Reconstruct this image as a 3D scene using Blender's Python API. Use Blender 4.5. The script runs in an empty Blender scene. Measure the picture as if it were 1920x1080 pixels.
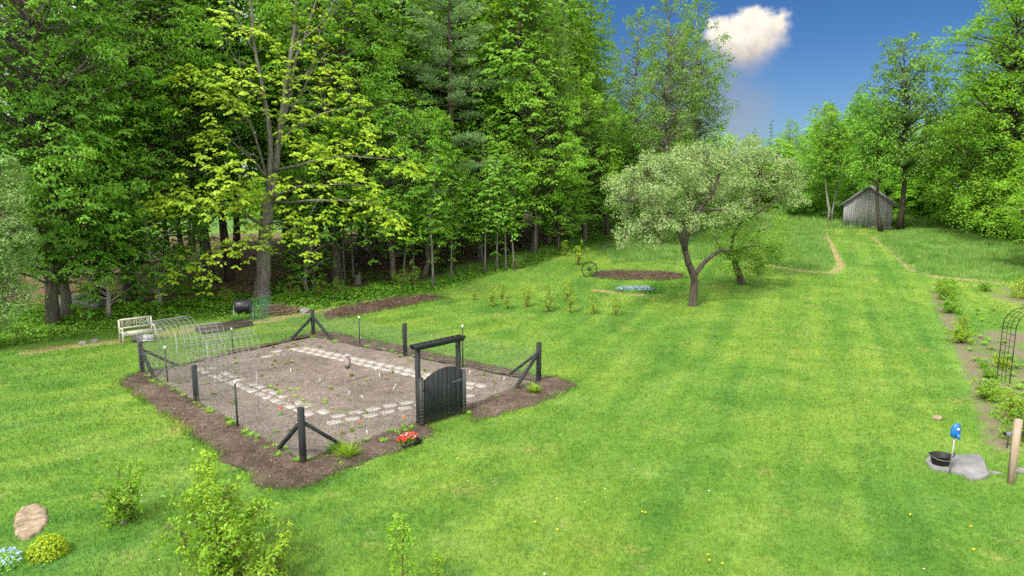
import bpy, math, random
import numpy as np
from mathutils import Vector, Matrix
PI = math.pi
S = bpy.context.scene
COL = S.collection
RNG = np.random.default_rng(7)
random.seed(7)

# ------------------------------------------------------------------ camera model and terrain
F = 1300.0; PITCH = math.radians(9.2); CAMZ = 6.4
cp, sp = math.cos(PITCH), math.sin(PITCH)

def sstep(a, b, x):
    t = np.clip((np.asarray(x, float) - a) / (b - a), 0, 1)
    return t * t * (3 - 2 * t)

def _hash(ix, iy, seed):
    h = (ix.astype(np.int64) * 374761393 + iy.astype(np.int64) * 668265263 + seed * 982451653) & 0x7fffffff
    h = ((h ^ (h >> 13)) * 1274126177) & 0x7fffffff
    return ((h ^ (h >> 16)) & 0xffff) / 65535.0

def vnoise(x, y, seed=0):
    x = np.asarray(x, float); y = np.asarray(y, float)
    ix = np.floor(x); iy = np.floor(y); fx = x - ix; fy = y - iy
    fx = fx * fx * (3 - 2 * fx); fy = fy * fy * (3 - 2 * fy)
    a = _hash(ix, iy, seed); b = _hash(ix + 1, iy, seed); c = _hash(ix, iy + 1, seed); d = _hash(ix + 1, iy + 1, seed)
    return (a * (1 - fx) + b * fx) * (1 - fy) + (c * (1 - fx) + d * fx) * fy

def fbm(x, y, seed=0, o=4):
    s = 0; a = .5
    for k in range(o):
        s = s + a * vnoise(x * 2 ** k, y * 2 ** k, seed + k); a *= .5
    return s / (1 - .5 ** o)

EDGE = np.array([(-60, 22), (-24, 31.5), (-18.7, 34.2), (-13.2, 37), (-5.2, 41.5), (1.0, 46), (6.0, 53.5), (11, 64), (16, 90), (20, 400)], float)  # border of the wood
def edge_y(x):
    return np.interp(x, EDGE[:, 0], EDGE[:, 1])
def zt(x, y):
    x = np.asarray(x, float); y = np.asarray(y, float)
    right = sstep(-12, 5, x)
    rise = 2.15 * sstep(27, 60, y) + 0.02 * np.clip(y - 57, 0, 90)
    d = y - edge_y(x)
    bank = 1.15 * sstep(0.5, 13, d) * (1 - right) - .9 * sstep(18, 45, d) * (1 - right)
    bump = .05 * (fbm(x * .25, y * .25, 3, 2) - .5) * sstep(24, 40, y)
    return rise * right + bank + bump

def ray(u, v):
    a = (u - 960) / F; b = (540 - v) / F
    return Vector((a, cp + b * sp, -sp + b * cp))

def at(u, v):
    """point of the terrain seen at pixel u, v of the 1920 px photograph"""
    r = ray(u, v); t = 8.0; p = None
    while t < 400:
        q = r * t
        if q.z + CAMZ < float(zt(q.x, q.y)):
            lo, hi = t - .5, t
            for _ in range(20):
                m = (lo + hi) / 2; q = r * m
                if q.z + CAMZ < float(zt(q.x, q.y)): hi = m
                else: lo = m
            q = r * hi
            return Vector((q.x, q.y, q.z + CAMZ))
        t += .5
    q = r * 120
    return Vector((q.x, q.y, float(zt(q.x, q.y))))

def at_y(u, v, y):
    r = ray(u, v); t = y / r.y
    return Vector((r.x * t, y, CAMZ + r.z * t))

def height_to(base, v):
    """height above base at which pixel row v is reached"""
    return (at_y(960, v, base.y).z - base.z)

def ground(x, y): return Vector((x, y, float(zt(x, y))))

# ------------------------------------------------------------------ mesh helpers
class Geo:
    def __init__(s): s.V = []; s.F = []; s.n = 0; s.A = []
    def add(s, v, f, a=None):
        v = np.asarray(v, float).reshape(-1, 3)
        s.V.append(v)
        s.F.append([np.asarray(q, np.int64) + s.n for q in f])
        s.A.append(np.full(len(v), 0.5) if a is None else (np.full(len(v), float(a)) if np.isscalar(a) else np.asarray(a, float)))
        s.n += len(v)
        return s
    def bulk(s, v, quads, a=None):
        """v Nx3, quads MxK arrays"""
        v = np.asarray(v, float); s.V.append(v)
        s.F.append(np.asarray(quads, np.int64) + s.n)
        s.A.append(np.full(len(v), .5) if a is None else np.asarray(a, float))
        s.n += len(v)
        return s
    def box(s, c, size, rot=None, a=None, taper=1.0):
        x, y, z = [k / 2 for k in size]
        v = np.array([(-x, -y, -z), (x, -y, -z), (x, y, -z), (-x, y, -z), (-x * taper, -y * taper, z), (x * taper, -y * taper, z), (x * taper, y * taper, z), (-x * taper, y * taper, z)])
        if rot is not None: v = v @ np.array(rot.to_3x3()).T
        v = v + np.array(c)
        return s.bulk(v, [(0, 3, 2, 1), (4, 5, 6, 7), (0, 1, 5, 4), (1, 2, 6, 5), (2, 3, 7, 6), (3, 0, 4, 7)], None if a is None else np.full(8, a))
    def bar(s, p, q, w, d, a=None, up=(0, 0, 1)):
        """a board with w x d section running from p to q"""
        p = Vector(p); q = Vector(q); z = (q - p); L = z.length; z.normalize()
        x = Vector(up).cross(z)
        if x.length < 1e-3: x = Vector((1, 0, 0))
        x.normalize(); y = z.cross(x)
        m = Matrix((x, y, z)).transposed()
        return s.box((p + q) / 2, (w, d, L), m, a)
    def tube(s, P, R, n=6, cap=True, a=None):
        P = np.asarray([tuple(p) for p in P], float); k = len(P)
        R = np.full(k, float(R)) if np.isscalar(R) else np.asarray(R, float)
        T = np.gradient(P, axis=0); T /= np.linalg.norm(T, axis=1)[:, None] + 1e-9
        ref = np.array((1., 0, 0)) if abs(T[0][0]) < .8 else np.array((0, 1., 0))
        rings = []
        u = ref
        for i in range(k):
            u = u - T[i] * (u @ T[i]); u /= np.linalg.norm(u) + 1e-9
            w = np.cross(T[i], u)
            an = np.arange(n) * 2 * PI / n
            rings.append(P[i] + R[i] * (np.cos(an)[:, None] * u + np.sin(an)[:, None] * w))
        v = np.concatenate(rings)
        i = np.arange(k - 1)[:, None] * n; j = np.arange(n)[None, :]; j2 = (j + 1) % n
        q = np.stack([i + j, i + j2, i + n + j2, i + n + j], -1).reshape(-1, 4)
        av = None if a is None else np.full(len(v), float(a))
        s.bulk(v, q, av)
        if cap:
            o = s.n - len(v)
            s.F.append(np.array([list(range(n))[::-1]]) + o); s.F.append(np.array([list(range((k - 1) * n, k * n))]) + o)
        return s
    def lathe(s, prof, n=16, c=(0, 0, 0), sx=1, sy=1, rot=None):
        v = []
        for r, z in prof:
            for k in range(n):
                t = 2 * PI * k / n; v.append((r * math.cos(t) * sx, r * math.sin(t) * sy, z))
        v = np.array(v)
        if rot is not None: v = v @ np.array(rot.to_3x3()).T
        v = v + np.array(c)
        q = [(i * n + k, i * n + (k + 1) % n, (i + 1) * n + (k + 1) % n, (i + 1) * n + k) for i in range(len(prof) - 1) for k in range(n)]
        s.bulk(v, q)
        o = s.n - len(v)
        s.F.append(np.array([list(range(n))[::-1]]) + o); s.F.append(np.array([list(range((len(prof) - 1) * n, len(prof) * n))]) + o)
        return s
    def mesh(s, name, mat, smooth=False):
        me = bpy.data.meshes.new(name)
        V = np.concatenate(s.V) if s.V else np.zeros((0, 3))
        loops = []; counts = []
        for f in s.F:
            if isinstance(f, list):
                for q in f: loops.append(q.reshape(-1)); counts.append(np.array([len(q)]))
            elif f.size:
                loops.append(f.reshape(-1)); counts.append(np.full(len(f), f.shape[1]))
        loops = np.concatenate(loops).astype(np.int32); counts = np.concatenate(counts).astype(np.int32)
        me.vertices.add(len(V)); me.vertices.foreach_set('co', V.astype(np.float32).ravel())
        me.loops.add(len(loops)); me.loops.foreach_set('vertex_index', loops)
        me.polygons.add(len(counts))
        st = np.concatenate([[0], np.cumsum(counts)[:-1]]).astype(np.int32)
        me.polygons.foreach_set('loop_start', st)
        if smooth: me.polygons.foreach_set('use_smooth', np.ones(len(counts), bool))
        at_ = me.attributes.new('tint', 'FLOAT', 'POINT'); at_.data.foreach_set('value', np.concatenate(s.A).astype(np.float32))
        me.materials.append(mat)
        me.update(calc_edges=True)
        return me
    def build(s, name, mat, parent=None, smooth=False, loc=None):
        o = bpy.data.objects.new(name, s.mesh(name, mat, smooth)); COL.objects.link(o)
        if parent is not None: o.parent = parent
        if loc is not None: o.location = loc
        return o

def tag(o, label=None, cat=None, group=None, kind=None):
    if label: o['label'] = label
    if cat: o['category'] = cat
    if group: o['group'] = group
    if kind: o['kind'] = kind
    return o
def thing(name, label, cat, loc=(0, 0, 0), rz=0, group=None, scale=1):
    o = bpy.data.objects.new(name, None); COL.objects.link(o); o.empty_display_size = .2
    o.location = loc; o.rotation_euler = (0, 0, rz)
    o.scale = (scale,) * 3 if np.isscalar(scale) else scale
    return tag(o, label, cat, group)
def inst(name, me, parent, color=None):
    o = bpy.data.objects.new(name, me); COL.objects.link(o); o.parent = parent
    if color: o.color = (*color, 1)
    return o
def copy_thing(src, loc, rz=None, scale=None, label=None, group=None):
    c = src.copy(); COL.objects.link(c); c.location = loc
    if rz is not None: c.rotation_euler = (c.rotation_euler.x, c.rotation_euler.y, rz)
    if scale is not None: c.scale = (scale,) * 3
    if label: c['label'] = label
    if group: c['group'] = group
    for ch in list(src.children):
        d = ch.copy(); COL.objects.link(d); d.parent = c
        for g in list(ch.children):
            e = g.copy(); COL.objects.link(e); e.parent = d
    return c

# ------------------------------------------------------------------ materials
class M:
    def __init__(s, name):
        s.m = bpy.data.materials.new(name); s.m.use_nodes = True
        s.t = s.m.node_tree; s.t.nodes.clear()
        s.out = s.n('ShaderNodeOutputMaterial')
    def n(s, kind, **kw):
        o = s.t.nodes.new(kind)
        for k, v in kw.items():
            if k.startswith('i_'): o.inputs[k[2:].replace('_', ' ')].default_value = v
            elif isinstance(k, str) and k.startswith('n') and k[1:].isdigit(): o.inputs[int(k[1:])].default_value = v
            else: setattr(o, k, v)
        return o
    def l(s, a, b): s.t.links.new(a, b)
    def noise(s, scale, detail=4, vec=None, rough=.55, dist=0):
        o = s.n('ShaderNodeTexNoise', i_Scale=scale, i_Detail=detail, i_Roughness=rough, i_Distortion=dist)
        if vec is not None: s.l(vec, o.inputs['Vector'])
        return o.outputs['Fac']
    def ramp(s, fac, stops):
        o = s.n('ShaderNodeValToRGB'); e = o.color_ramp.elements
        while len(e) < len(stops): e.new(.5)
        for k, (p, c) in enumerate(stops): e[k].position = p; e[k].color = (*c, 1) if len(c) == 3 else c
        s.l(fac, o.inputs[0]); return o.outputs[0]
    def mix(s, fac, a, b, mode='MIX'):
        o = s.n('ShaderNodeMix', data_type='RGBA', blend_type=mode)
        for k, v in ((0, fac), (6, a), (7, b)):
            if hasattr(v, 'default_value') or hasattr(v, 'links'): s.l(v, o.inputs[k])
            else: o.inputs[k].default_value = v if np.isscalar(v) else (*v, 1)
        return o.outputs[2]
    def math(s, op, a, b=0.0, clamp=False):
        o = s.n('ShaderNodeMath', operation=op, use_clamp=clamp)
        for k, v in ((0, a), (1, b)):
            if hasattr(v, 'links'): s.l(v, o.inputs[k])
            else: o.inputs[k].default_value = v
        return o.outputs[0]
    def maprange(s, v, a, b, c=0, d=1):
        o = s.n('ShaderNodeMapRange', n1=a, n2=b, n3=c, n4=d); o.interpolation_type = 'SMOOTHSTEP'; s.l(v, o.inputs[0]); return o.outputs[0]
    def attr(s, name): return s.n('ShaderNodeAttribute', attribute_name=name).outputs['Fac']
    def obj(s): return s.n('ShaderNodeTexCoord').outputs['Object']
    def pos(s): return s.n('ShaderNodeNewGeometry').outputs['Position']
    def scaled(s, vec, sc, rot=(0, 0, 0)):
        o = s.n('ShaderNodeMapping'); o.inputs['Scale'].default_value = sc; o.inputs['Rotation'].default_value = rot; s.l(vec, o.inputs['Vector']); return o.outputs[0]
    def bump(s, h, strength=.5, dist=.02):
        o = s.n('ShaderNodeBump', i_Strength=strength, i_Distance=dist); s.l(h, o.inputs['Height']); return o.outputs[0]
    def bsdf(s, col, rough=.8, metal=0, normal=None, spec=.3):
        o = s.n('ShaderNodeBsdfPrincipled'); o.inputs['Metallic'].default_value = metal
        o.inputs['Specular IOR Level'].default_value = spec
        if hasattr(rough, 'links'): s.l(rough, o.inputs['Roughness'])
        else: o.inputs['Roughness'].default_value = rough
        if hasattr(col, 'links'): s.l(col, o.inputs['Base Color'])
        else: o.inputs['Base Color'].default_value = (*col, 1)
        if normal is not None: s.l(normal, o.inputs['Normal'])
        s.l(o.outputs[0], s.out.inputs[0]); return s.m

def plain(name, c, rough=.7, metal=0, var=.25, scale=6, spec=.3, bump=.15):
    m = M(name); v = m.obj(); f = m.noise(scale, 5, v)
    d = tuple(k * (1 - var) for k in c); e = tuple(min(1, k * (1 + var)) for k in c)
    return m.bsdf(m.ramp(f, [(.3, d), (.7, e)]), rough, metal, m.bump(m.noise(scale * 5, 3, v), bump, .01), spec)

def leafmat(name, dark, mid, light, trans=.35, gloss=.018, clump=True):
    m = M(name)
    c = m.ramp(m.attr('tint'), [(.0, dark), (.5, mid), (1., light)])
    oi = m.n('ShaderNodeObjectInfo')
    c = m.mix(1.0, c, oi.outputs['Color'], 'MULTIPLY')
    d = m.n('ShaderNodeBsdfDiffuse'); t = m.n('ShaderNodeBsdfTranslucent'); g = m.n('ShaderNodeBsdfGlossy', i_Roughness=.5)
    m.l(c, d.inputs[0])
    ge = m.n('ShaderNodeNewGeometry'); vs = m.n('ShaderNodeVectorMath', operation='SCALE'); m.l(ge.outputs['Normal'], vs.inputs[0]); vs.inputs['Scale'].default_value = .8
    va = m.n('ShaderNodeVectorMath', operation='ADD'); m.l(vs.outputs[0], va.inputs[0]); va.inputs[1].default_value = (0, 0, .55)
    vn = m.n('ShaderNodeVectorMath', operation='NORMALIZE'); m.l(va.outputs[0], vn.inputs[0]); m.l(vn.outputs[0], d.inputs['Normal'])
    ct = m.mix(1.0, c, (1.15, 1.1, .55), 'MULTIPLY')
    m.l(ct, t.inputs[0])
    x = m.n('ShaderNodeMixShader'); x.inputs[0].default_value = trans; m.l(d.outputs[0], x.inputs[1]); m.l(t.outputs[0], x.inputs[2])
    y = m.n('ShaderNodeMixShader'); y.inputs[0].default_value = gloss; m.l(x.outputs[0], y.inputs[1]); m.l(g.outputs[0], y.inputs[2])
    m.l(y.outputs[0], m.out.inputs[0])
    return m.m

def lawn_color(m, pos):
    """colour of the mown grass as a function of place: patches, worn yellow spots and faint mower lanes"""
    a = m.noise(.13, 3, pos, .5); b = m.noise(.6, 4, pos, .6); c = m.noise(6.5, 4, pos, .65)
    c1 = m.ramp(b, [(.25, (.074, .165, .024)), (.48, (.114, .218, .031)), (.72, (.165, .262, .05))])
    c2 = m.ramp(a, [(.34, (.70, .84, .85)), (.5, (.95, .98, .95)), (.66, (1.18, 1.07, .98))])
    col = m.mix(1.0, c1, c2, 'MULTIPLY')
    # mower lanes: long straight ones running up to the shed, curved ones round the garden
    def lanes(vec, sc, dist):
        w = m.n('ShaderNodeTexNoise', i_Scale=sc, i_Detail=2.0); m.l(vec, w.inputs['Vector']); return w.outputs['Fac']
    s1 = lanes(m.scaled(m.scaled(pos, (1, 1, 1), (0, 0, math.radians(24))), (1.15, .05, 0)), 1.0, 0)
    s2 = lanes(m.scaled(m.scaled(pos, (1, 1, 1), (0, 0, math.radians(-38))), (.05, 1.1, 0)), 1.0, 0)
    sx = m.n('ShaderNodeSeparateXYZ'); m.l(pos, sx.inputs[0])
    k = m.maprange(sx.outputs[0], -4, 4)
    ln = m.math('ADD', m.math('MULTIPLY', s1, k), m.math('MULTIPLY', s2, m.math('SUBTRACT', 1.0, k)))
    lr = m.ramp(ln, [(.36, (.80, .88, .90)), (.62, (1.18, 1.10, 1.06))])
    col = m.mix(1.0, col, lr, 'MULTIPLY')
    worn = m.maprange(m.math('ADD', m.noise(.5, 4, pos, .65), m.math('MULTIPLY', m.math('SUBTRACT', c, .5), .2)), .58, .74)
    col = m.mix(m.math('MULTIPLY', worn, .6), col, (.26, .25, .075))
    clover = m.maprange(m.noise(.9, 3, m.scaled(pos, (1, 1, 1), (0, 0, 1)), .6), .6, .72)
    col = m.mix(m.math('MULTIPLY', clover, .45), col, (.075, .165, .045))
    fine = m.ramp(c, [(.28, (.70, .75, .72)), (.72, (1.28, 1.22, 1.22))])
    return m.mix(1.0, col, fine, 'MULTIPLY')

def mat_ground():
    m = M('lawn_and_forest_floor'); p = m.pos()
    col = lawn_color(m, p)
    n1 = m.noise(1.6, 5, p, .65); n2 = m.noise(9, 5, p, .7)
    forest = m.maprange(m.math('ADD', m.attr('forest'), m.math('MULTIPLY', m.math('SUBTRACT', n1, .5), .7)), .4, .6)
    litter = m.ramp(n2, [(.25, (.075, .045, .03)), (.5, (.15, .095, .062)), (.75, (.25, .165, .11))])
    litter = m.mix(m.maprange(n1, .5, .62), litter, (.035, .075, .015))
    meadow = m.maprange(m.math('ADD', m.attr('meadow'), m.math('MULTIPLY', m.math('SUBTRACT', n1, .5), .3)), .4, .6)
    mc = m.ramp(n2, [(.3, (.06, .14, .03)), (.7, (.12, .22, .05))])
    dry = m.maprange(m.math('ADD', m.attr('dry'), m.math('MULTIPLY', m.math('SUBTRACT', n2, .5), .9)), .4, .75)
    dc = m.ramp(n2, [(.3, (0.189, 0.154, 0.063)), (.7, (0.35, 0.294, 0.14))])
    bare = m.maprange(m.math('ADD', m.attr('bare'), m.math('ADD', m.math('MULTIPLY', m.math('SUBTRACT', n2, .5), 1.2), m.math('MULTIPLY', m.math('SUBTRACT', n1, .5), .9))), .45, .8)
    bc = m.ramp(m.noise(25, 4, p), [(.3, (0.101, 0.0756, 0.0504)), (.7, (0.23, 0.187, 0.137))])
    col = m.mix(meadow, col, mc); col = m.mix(dry, col, dc); col = m.mix(bare, col, bc); col = m.mix(forest, col, litter)
    return m.bsdf(col, .95, 0, m.bump(m.noise(30, 4, p), .6, .03), .1)

def mat_blade(name, base=None):
    """grass blades: the lawn's colour at that place, varied from blade to blade"""
    m = M(name); p = m.pos()
    if base is None: col = lawn_color(m, p)
    else: col = m.ramp(m.noise(.9, 3, p), [(.35, base[0]), (.65, base[1])])
    v = m.ramp(m.attr('tint'), [(0, (.58, .66, .58)), (.5, (1, 1, 1)), (1, (1.55, 1.36, 1.3))])
    col = m.mix(1.0, col, v, 'MULTIPLY')
    d = m.n('ShaderNodeBsdfDiffuse'); m.l(col, d.inputs[0])
    g = m.n('ShaderNodeNewGeometry'); vm = m.n('ShaderNodeVectorMath', operation='SCALE'); m.l(g.outputs['Normal'], vm.inputs[0]); vm.inputs['Scale'].default_value = .45
    va = m.n('ShaderNodeVectorMath', operation='ADD'); m.l(vm.outputs[0], va.inputs[0]); va.inputs[1].default_value = (0, 0, 1)
    vn = m.n('ShaderNodeVectorMath', operation='NORMALIZE'); m.l(va.outputs[0], vn.inputs[0]); m.l(vn.outputs[0], d.inputs['Normal'])
    m.l(d.outputs[0], m.out.inputs[0]); return m.m

def mat_soil(name, a, b, c, fleck=None):
    m = M(name); p = m.obj()
    col = m.ramp(m.math('ADD', m.math('MULTIPLY', m.noise(1.6, 6, p, .7), .6), m.math('MULTIPLY', m.noise(.35, 3, p, .5), .4)), [(.36, a), (.5, b), (.64, c)])
    fine = m.ramp(m.noise(19, 6, p, .75), [(.32, (.45, .44, .43)), (.68, (1.4, 1.4, 1.4))])
    col = m.mix(1.0, col, fine, 'MULTIPLY')
    if fleck:
        vo = m.n('ShaderNodeTexVoronoi', i_Scale=11.0); m.l(p, vo.inputs['Vector'])
        k = m.maprange(vo.outputs['Distance'], .16, .1)
        k = m.math('MULTIPLY', k, m.maprange(m.noise(2.2, 3, p), .48, .6))
        col = m.mix(k, col, fleck)
    return m.bsdf(col, .97, 0, m.bump(m.noise(38, 5, p, .7), .8, .04), .1)

def mat_bark(name, a, b, sc=7):
    m = M(name); p = m.obj()
    v = m.scaled(p, (sc, sc, sc * .16))
    f = m.noise(1.6, 6, v, .65)
    col = m.ramp(f, [(.32, a), (.62, b)])
    col = m.mix(m.maprange(m.noise(.5, 3, p), .56, .7), col, tuple(k * .8 + .02 for k in b))
    oi = m.n('ShaderNodeObjectInfo'); col = m.mix(1.0, col, oi.outputs['Color'], 'MULTIPLY')
    return m.bsdf(col, .92, 0, m.bump(f, 1.0, .06), .15)

def mat_planks(name, a, b, vec_scale=(6, 6, .7), rough=.85, splash=None):
    """sawn timber: tone from board to board (tint) and streaks along z"""
    m = M(name); p = m.obj()
    st = m.noise(2.5, 6, m.scaled(p, vec_scale), .65)
    col = m.ramp(st, [(.28, a), (.68, b)])
    if splash:
        sx = m.n('ShaderNodeSeparateXYZ'); m.l(p, sx.inputs[0])
        k = m.maprange(m.math('ADD', sx.outputs[2], m.math('MULTIPLY', m.math('SUBTRACT', m.noise(7, 5, p, .65), .5), .5)), .34, .02)
        col = m.mix(m.math('MULTIPLY', k, .75), col, splash)
        col = m.mix(m.maprange(m.noise(3.2, 5, p, .7), .58, .78, 0, .45), col, (.065, .07, .07))
    tn = m.ramp(m.attr('tint'), [(0, (.62, .62, .64)), (.5, (1, 1, 1)), (1, (1.3, 1.27, 1.22))])
    col = m.mix(1.0, col, tn, 'MULTIPLY')
    return m.bsdf(col, rough, 0, m.bump(st, .35, .01), .2)

MAT = dict(
    ground=mat_ground(), blade=mat_blade('mown_grass'),
    meadow=mat_blade('meadow_grass', ((.095, .225, .035), (.19, .335, .075))),
    soil=mat_soil('garden_soil', (0.139, 0.113, 0.0966), (0.202, 0.166, 0.143), (0.26, 0.218, 0.189), (0.319, 0.286, 0.235)),
    mulch=mat_soil('bark_mulch', (0.0425, 0.0306, 0.0221), (0.106, 0.079, 0.0603), (0.17, 0.132, 0.104), (0.255, 0.208, 0.162)),
    darksoil=mat_soil('dark_compost', (0.0476, 0.0306, 0.0218), (0.0816, 0.0544, 0.0394), (0.129, 0.0884, 0.068), (0.15, 0.109, 0.0816)),
    bark=mat_bark('grey_brown_bark', (.07, .058, .048), (.20, .172, .148)),
    barkdark=mat_bark('dark_bark', (.035, .028, .022), (.11, .088, .07)),
    barkpale=mat_bark('pale_bark', (.16, .145, .12), (.38, .35, .31)),
    twig=plain('brown_twig', (.12, .075, .04), .9),
    maple=leafmat('maple_leaf', (.10, .255, .022), (.195, .41, .036), (.32, .54, .062), .48),
    yellowmaple=leafmat('young_maple_leaf', (.24, .38, .02), (.35, .51, .034), (.47, .61, .065), .42),
    ash=leafmat('ash_leaf', (.10, .21, .035), (.17, .31, .055), (.26, .40, .09), .4),
    pine=leafmat('pine_needle', (.09, .17, .06), (.16, .28, .10), (.25, .38, .16), .3),
    apple=leafmat('apple_leaf', (.16, .26, .08), (.27, .39, .135), (.43, .53, .26), .38),
    shrub=leafmat('shrub_leaf', (0.11, 0.23, 0.0184), (0.212, 0.368, 0.0276), (0.35, 0.488, 0.0506), .42),
    cover=leafmat('ground_cover_leaf', (.08, .21, .02), (.15, .33, .03), (.25, .44, .05), .3),
    blackwood=mat_planks('black_painted_timber', (.013, .015, .016), (.034, .038, .039), (5, 5, .6), .75, (.10, .085, .07)),
    steel=plain('galvanised_wire', (0.303, 0.31, 0.303), .45, .6, .15),
    wire=plain('weathered_fence_wire', (0.27, 0.279, 0.27), .5, .5, .15),
    dpost=plain('dark_green_steel', (.018, .03, .024), .5, .2),
    white=plain('white_paint', (0.624, 0.624, 0.592), .6, 0, .06),
    stone=plain('pale_concrete_paver', (.30, .275, .25), .9, 0, .32, 6, .2, .4),
    rock=plain('grey_field_stone', (0.214, 0.202, 0.19), .9, 0, .3, 3, .2, .6),
    warmrock=plain('pinkish_field_stone', (0.25, 0.19, 0.131), .9, 0, .5, 8, .2, .8),
    rubber=plain('black_rubber', (.012, .012, .013), .45, 0, .2),
    blue=plain('blue_enamel', (.012, .13, .42), .35, 0, .15, 6, .5),
    pinewood=mat_planks('raw_pine', (0.255, 0.187, 0.132), (0.391, 0.31, 0.238)),
    greywood=mat_planks('weathered_barn_board', (0.206, 0.198, 0.206), (0.464, 0.452, 0.46), (9, 9, .5)),
    bench=mat_planks('cream_bench_paint', (0.363, 0.343, 0.277), (0.462, 0.443, 0.37), (3, 3, 3)),
    slab=plain('grey_slate', (0.191, 0.187, 0.191), .85, 0, .28, 2.6, .3, .5),
    tin=plain('pale_metal_roofing', (0.4, 0.416, 0.416), .45, .5, .15),
    iron=plain('black_iron', (.02, .018, .017), .55, .4),
    red=plain('red_petal', (.70, .05, .04), .7), orange=plain('orange_petal', (.8, .22, .02), .7),
    yellow=plain('yellow_petal', (.8, .62, .03), .7), petal=plain('white_petal', (.8, .8, .7), .7), bluepetal=plain('pale_blue_petal', (.30, .40, .58), .7),
    plastic=plain('black_plastic', (.016, .016, .018), .4), grey=plain('grey_plastic', (.12, .125, .15), .6),
    feather=plain('mottled_plumage', (.30, .24, .22), .8, 0, .55, 14), tarp=plain('grey_tarpaulin', (.2, .2, .2), .7, 0, .4, 3),
    brush=plain('dry_brush', (0.188, 0.135, 0.09), .95, 0, .35, 4), greenwire=plain('green_coated_wire', (0.075, 0.18, 0.128), .6),
)
# ------------------------------------------------------------------ world, sun, camera
SUN_EL = math.radians(50); SUN_DIR = Vector((-.58, -.72, 0)).normalized() * math.cos(SUN_EL) + Vector((0, 0, math.sin(SUN_EL)))
def make_world():
    w = bpy.data.worlds.new('World'); S.world = w; w.use_nodes = True
    t = w.node_tree; t.nodes.clear()
    m = M.__new__(M); m.t = t
    out = m.n('ShaderNodeOutputWorld'); bg = m.n('ShaderNodeBackground', i_Strength=.15)
    sky = m.n('ShaderNodeTexSky', sky_type='NISHITA', sun_disc=False)
    sky.sun_elevation = SUN_EL; sky.sun_rotation = math.atan2(SUN_DIR.x, SUN_DIR.y); sky.ozone_density = 4.0; sky.dust_density = .3; sky.air_density = 1.0; sky.altitude = 300
    blue = m.mix(1.0, sky.outputs[0], (.105, .182, .275), 'MULTIPLY')
    d = m.n('ShaderNodeTexCoord').outputs['Generated']
    # one bright cumulus standing over the field
    c = ray(1404, 84).normalized()
    def dist(cx):
        sub = m.n('ShaderNodeVectorMath', operation='DISTANCE'); m.l(d, sub.inputs[0]); sub.inputs[1].default_value = cx; return sub.outputs['Value']
    nz = m.noise(9, 3, d, .5); nz2 = m.noise(34, 6, d, .6)
    sub = m.n('ShaderNodeVectorMath', operation='SUBTRACT'); m.l(d, sub.inputs[0]); sub.inputs[1].default_value = c
    sc = m.n('ShaderNodeVectorMath', operation='MULTIPLY'); m.l(sub.outputs[0], sc.inputs[0]); sc.inputs[1].default_value = (.95, 1, .92)
    ln_ = m.n('ShaderNodeVectorMath', operation='LENGTH'); m.l(sc.outputs[0], ln_.inputs[0])
    sp3 = m.n('ShaderNodeSeparateXYZ'); m.l(sub.outputs[0], sp3.inputs[0]); hz = sp3.outputs[2]
    wob = m.math('ADD', m.math('MULTIPLY', m.math('SUBTRACT', nz, .5), .10), m.math('MULTIPLY', m.math('SUBTRACT', nz2, .5), .04))
    r = m.math('ADD', ln_.outputs['Value'], wob)
    soft = m.maprange(hz, .035, -.045, .014, .075)
    core = m.maprange(m.math('DIVIDE', m.math('SUBTRACT', .061, r), soft), 0.0, 1.0)
    c2 = ray(1352, 200).normalized()
    tail = m.math('MULTIPLY', m.maprange(m.math('ADD', dist(c2), m.math('MULTIPLY', wob, 2.6)), .10, .0), .42)
    puff = m.math('MAXIMUM', core, tail)
    # the sky over the wood is covered with a thin bright sheet
    sep = m.n('ShaderNodeSeparateXYZ'); m.l(d, sep.inputs[0])
    left = m.maprange(m.math('ADD', sep.outputs[0], m.math('MULTIPLY', m.math('SUBTRACT', m.noise(3, 5, d), .5), .35)), .13, -.16)
    left = m.math('MULTIPLY', left, .9)
    back = m.math('MAXIMUM', m.maprange(sep.outputs[1], .25, -.2), m.maprange(sep.outputs[2], .5, .75))  # unseen bright cloud behind the camera and overhead, added as soft fill light
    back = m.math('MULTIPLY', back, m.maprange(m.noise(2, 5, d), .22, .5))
    low = m.math('MULTIPLY', m.maprange(sep.outputs[2], .2, .0), .12)
    col = m.mix(m.math('MAXIMUM', left, low), blue, (3.5, 3.65, 3.9))
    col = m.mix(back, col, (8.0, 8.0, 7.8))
    lit = m.math('ADD', m.maprange(hz, -.06, .045), m.math('MULTIPLY', m.math('SUBTRACT', m.noise(26, 7, d, .65), .5), 1.3))
    shade = m.ramp(lit, [(.0, (1.35, 1.30, 1.34)), (.5, (2.3, 2.08, 1.88)), (1.0, (4.0, 3.65, 3.1))])
    col = m.mix(puff, col, shade)
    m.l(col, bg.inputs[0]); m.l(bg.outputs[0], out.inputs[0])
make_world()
sun = bpy.data.lights.new('sun', 'SUN'); sun.energy = 2.4; sun.angle = math.radians(8); sun.color = (1, .95, .86)
so = bpy.data.objects.new('sun', sun); COL.objects.link(so); so.rotation_euler = SUN_DIR.to_track_quat('Z', 'Y').to_euler()
cam = bpy.data.cameras.new('camera'); cam.sensor_width = 36; cam.lens = 36 * F / 1920; cam.clip_end = 6000; cam.clip_start = .1
co = bpy.data.objects.new('camera', cam); COL.objects.link(co); co.location = (0, 0, CAMZ); co.rotation_euler = (PI / 2 - PITCH, 0, 0)
S.camera = co
S.view_settings.view_transform = 'Standard'; S.view_settings.look = 'None'; S.view_settings.exposure = 1.0; S.view_settings.gamma = 1
c_ = S.cycles
S.render.engine = 'CYCLES'
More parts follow.
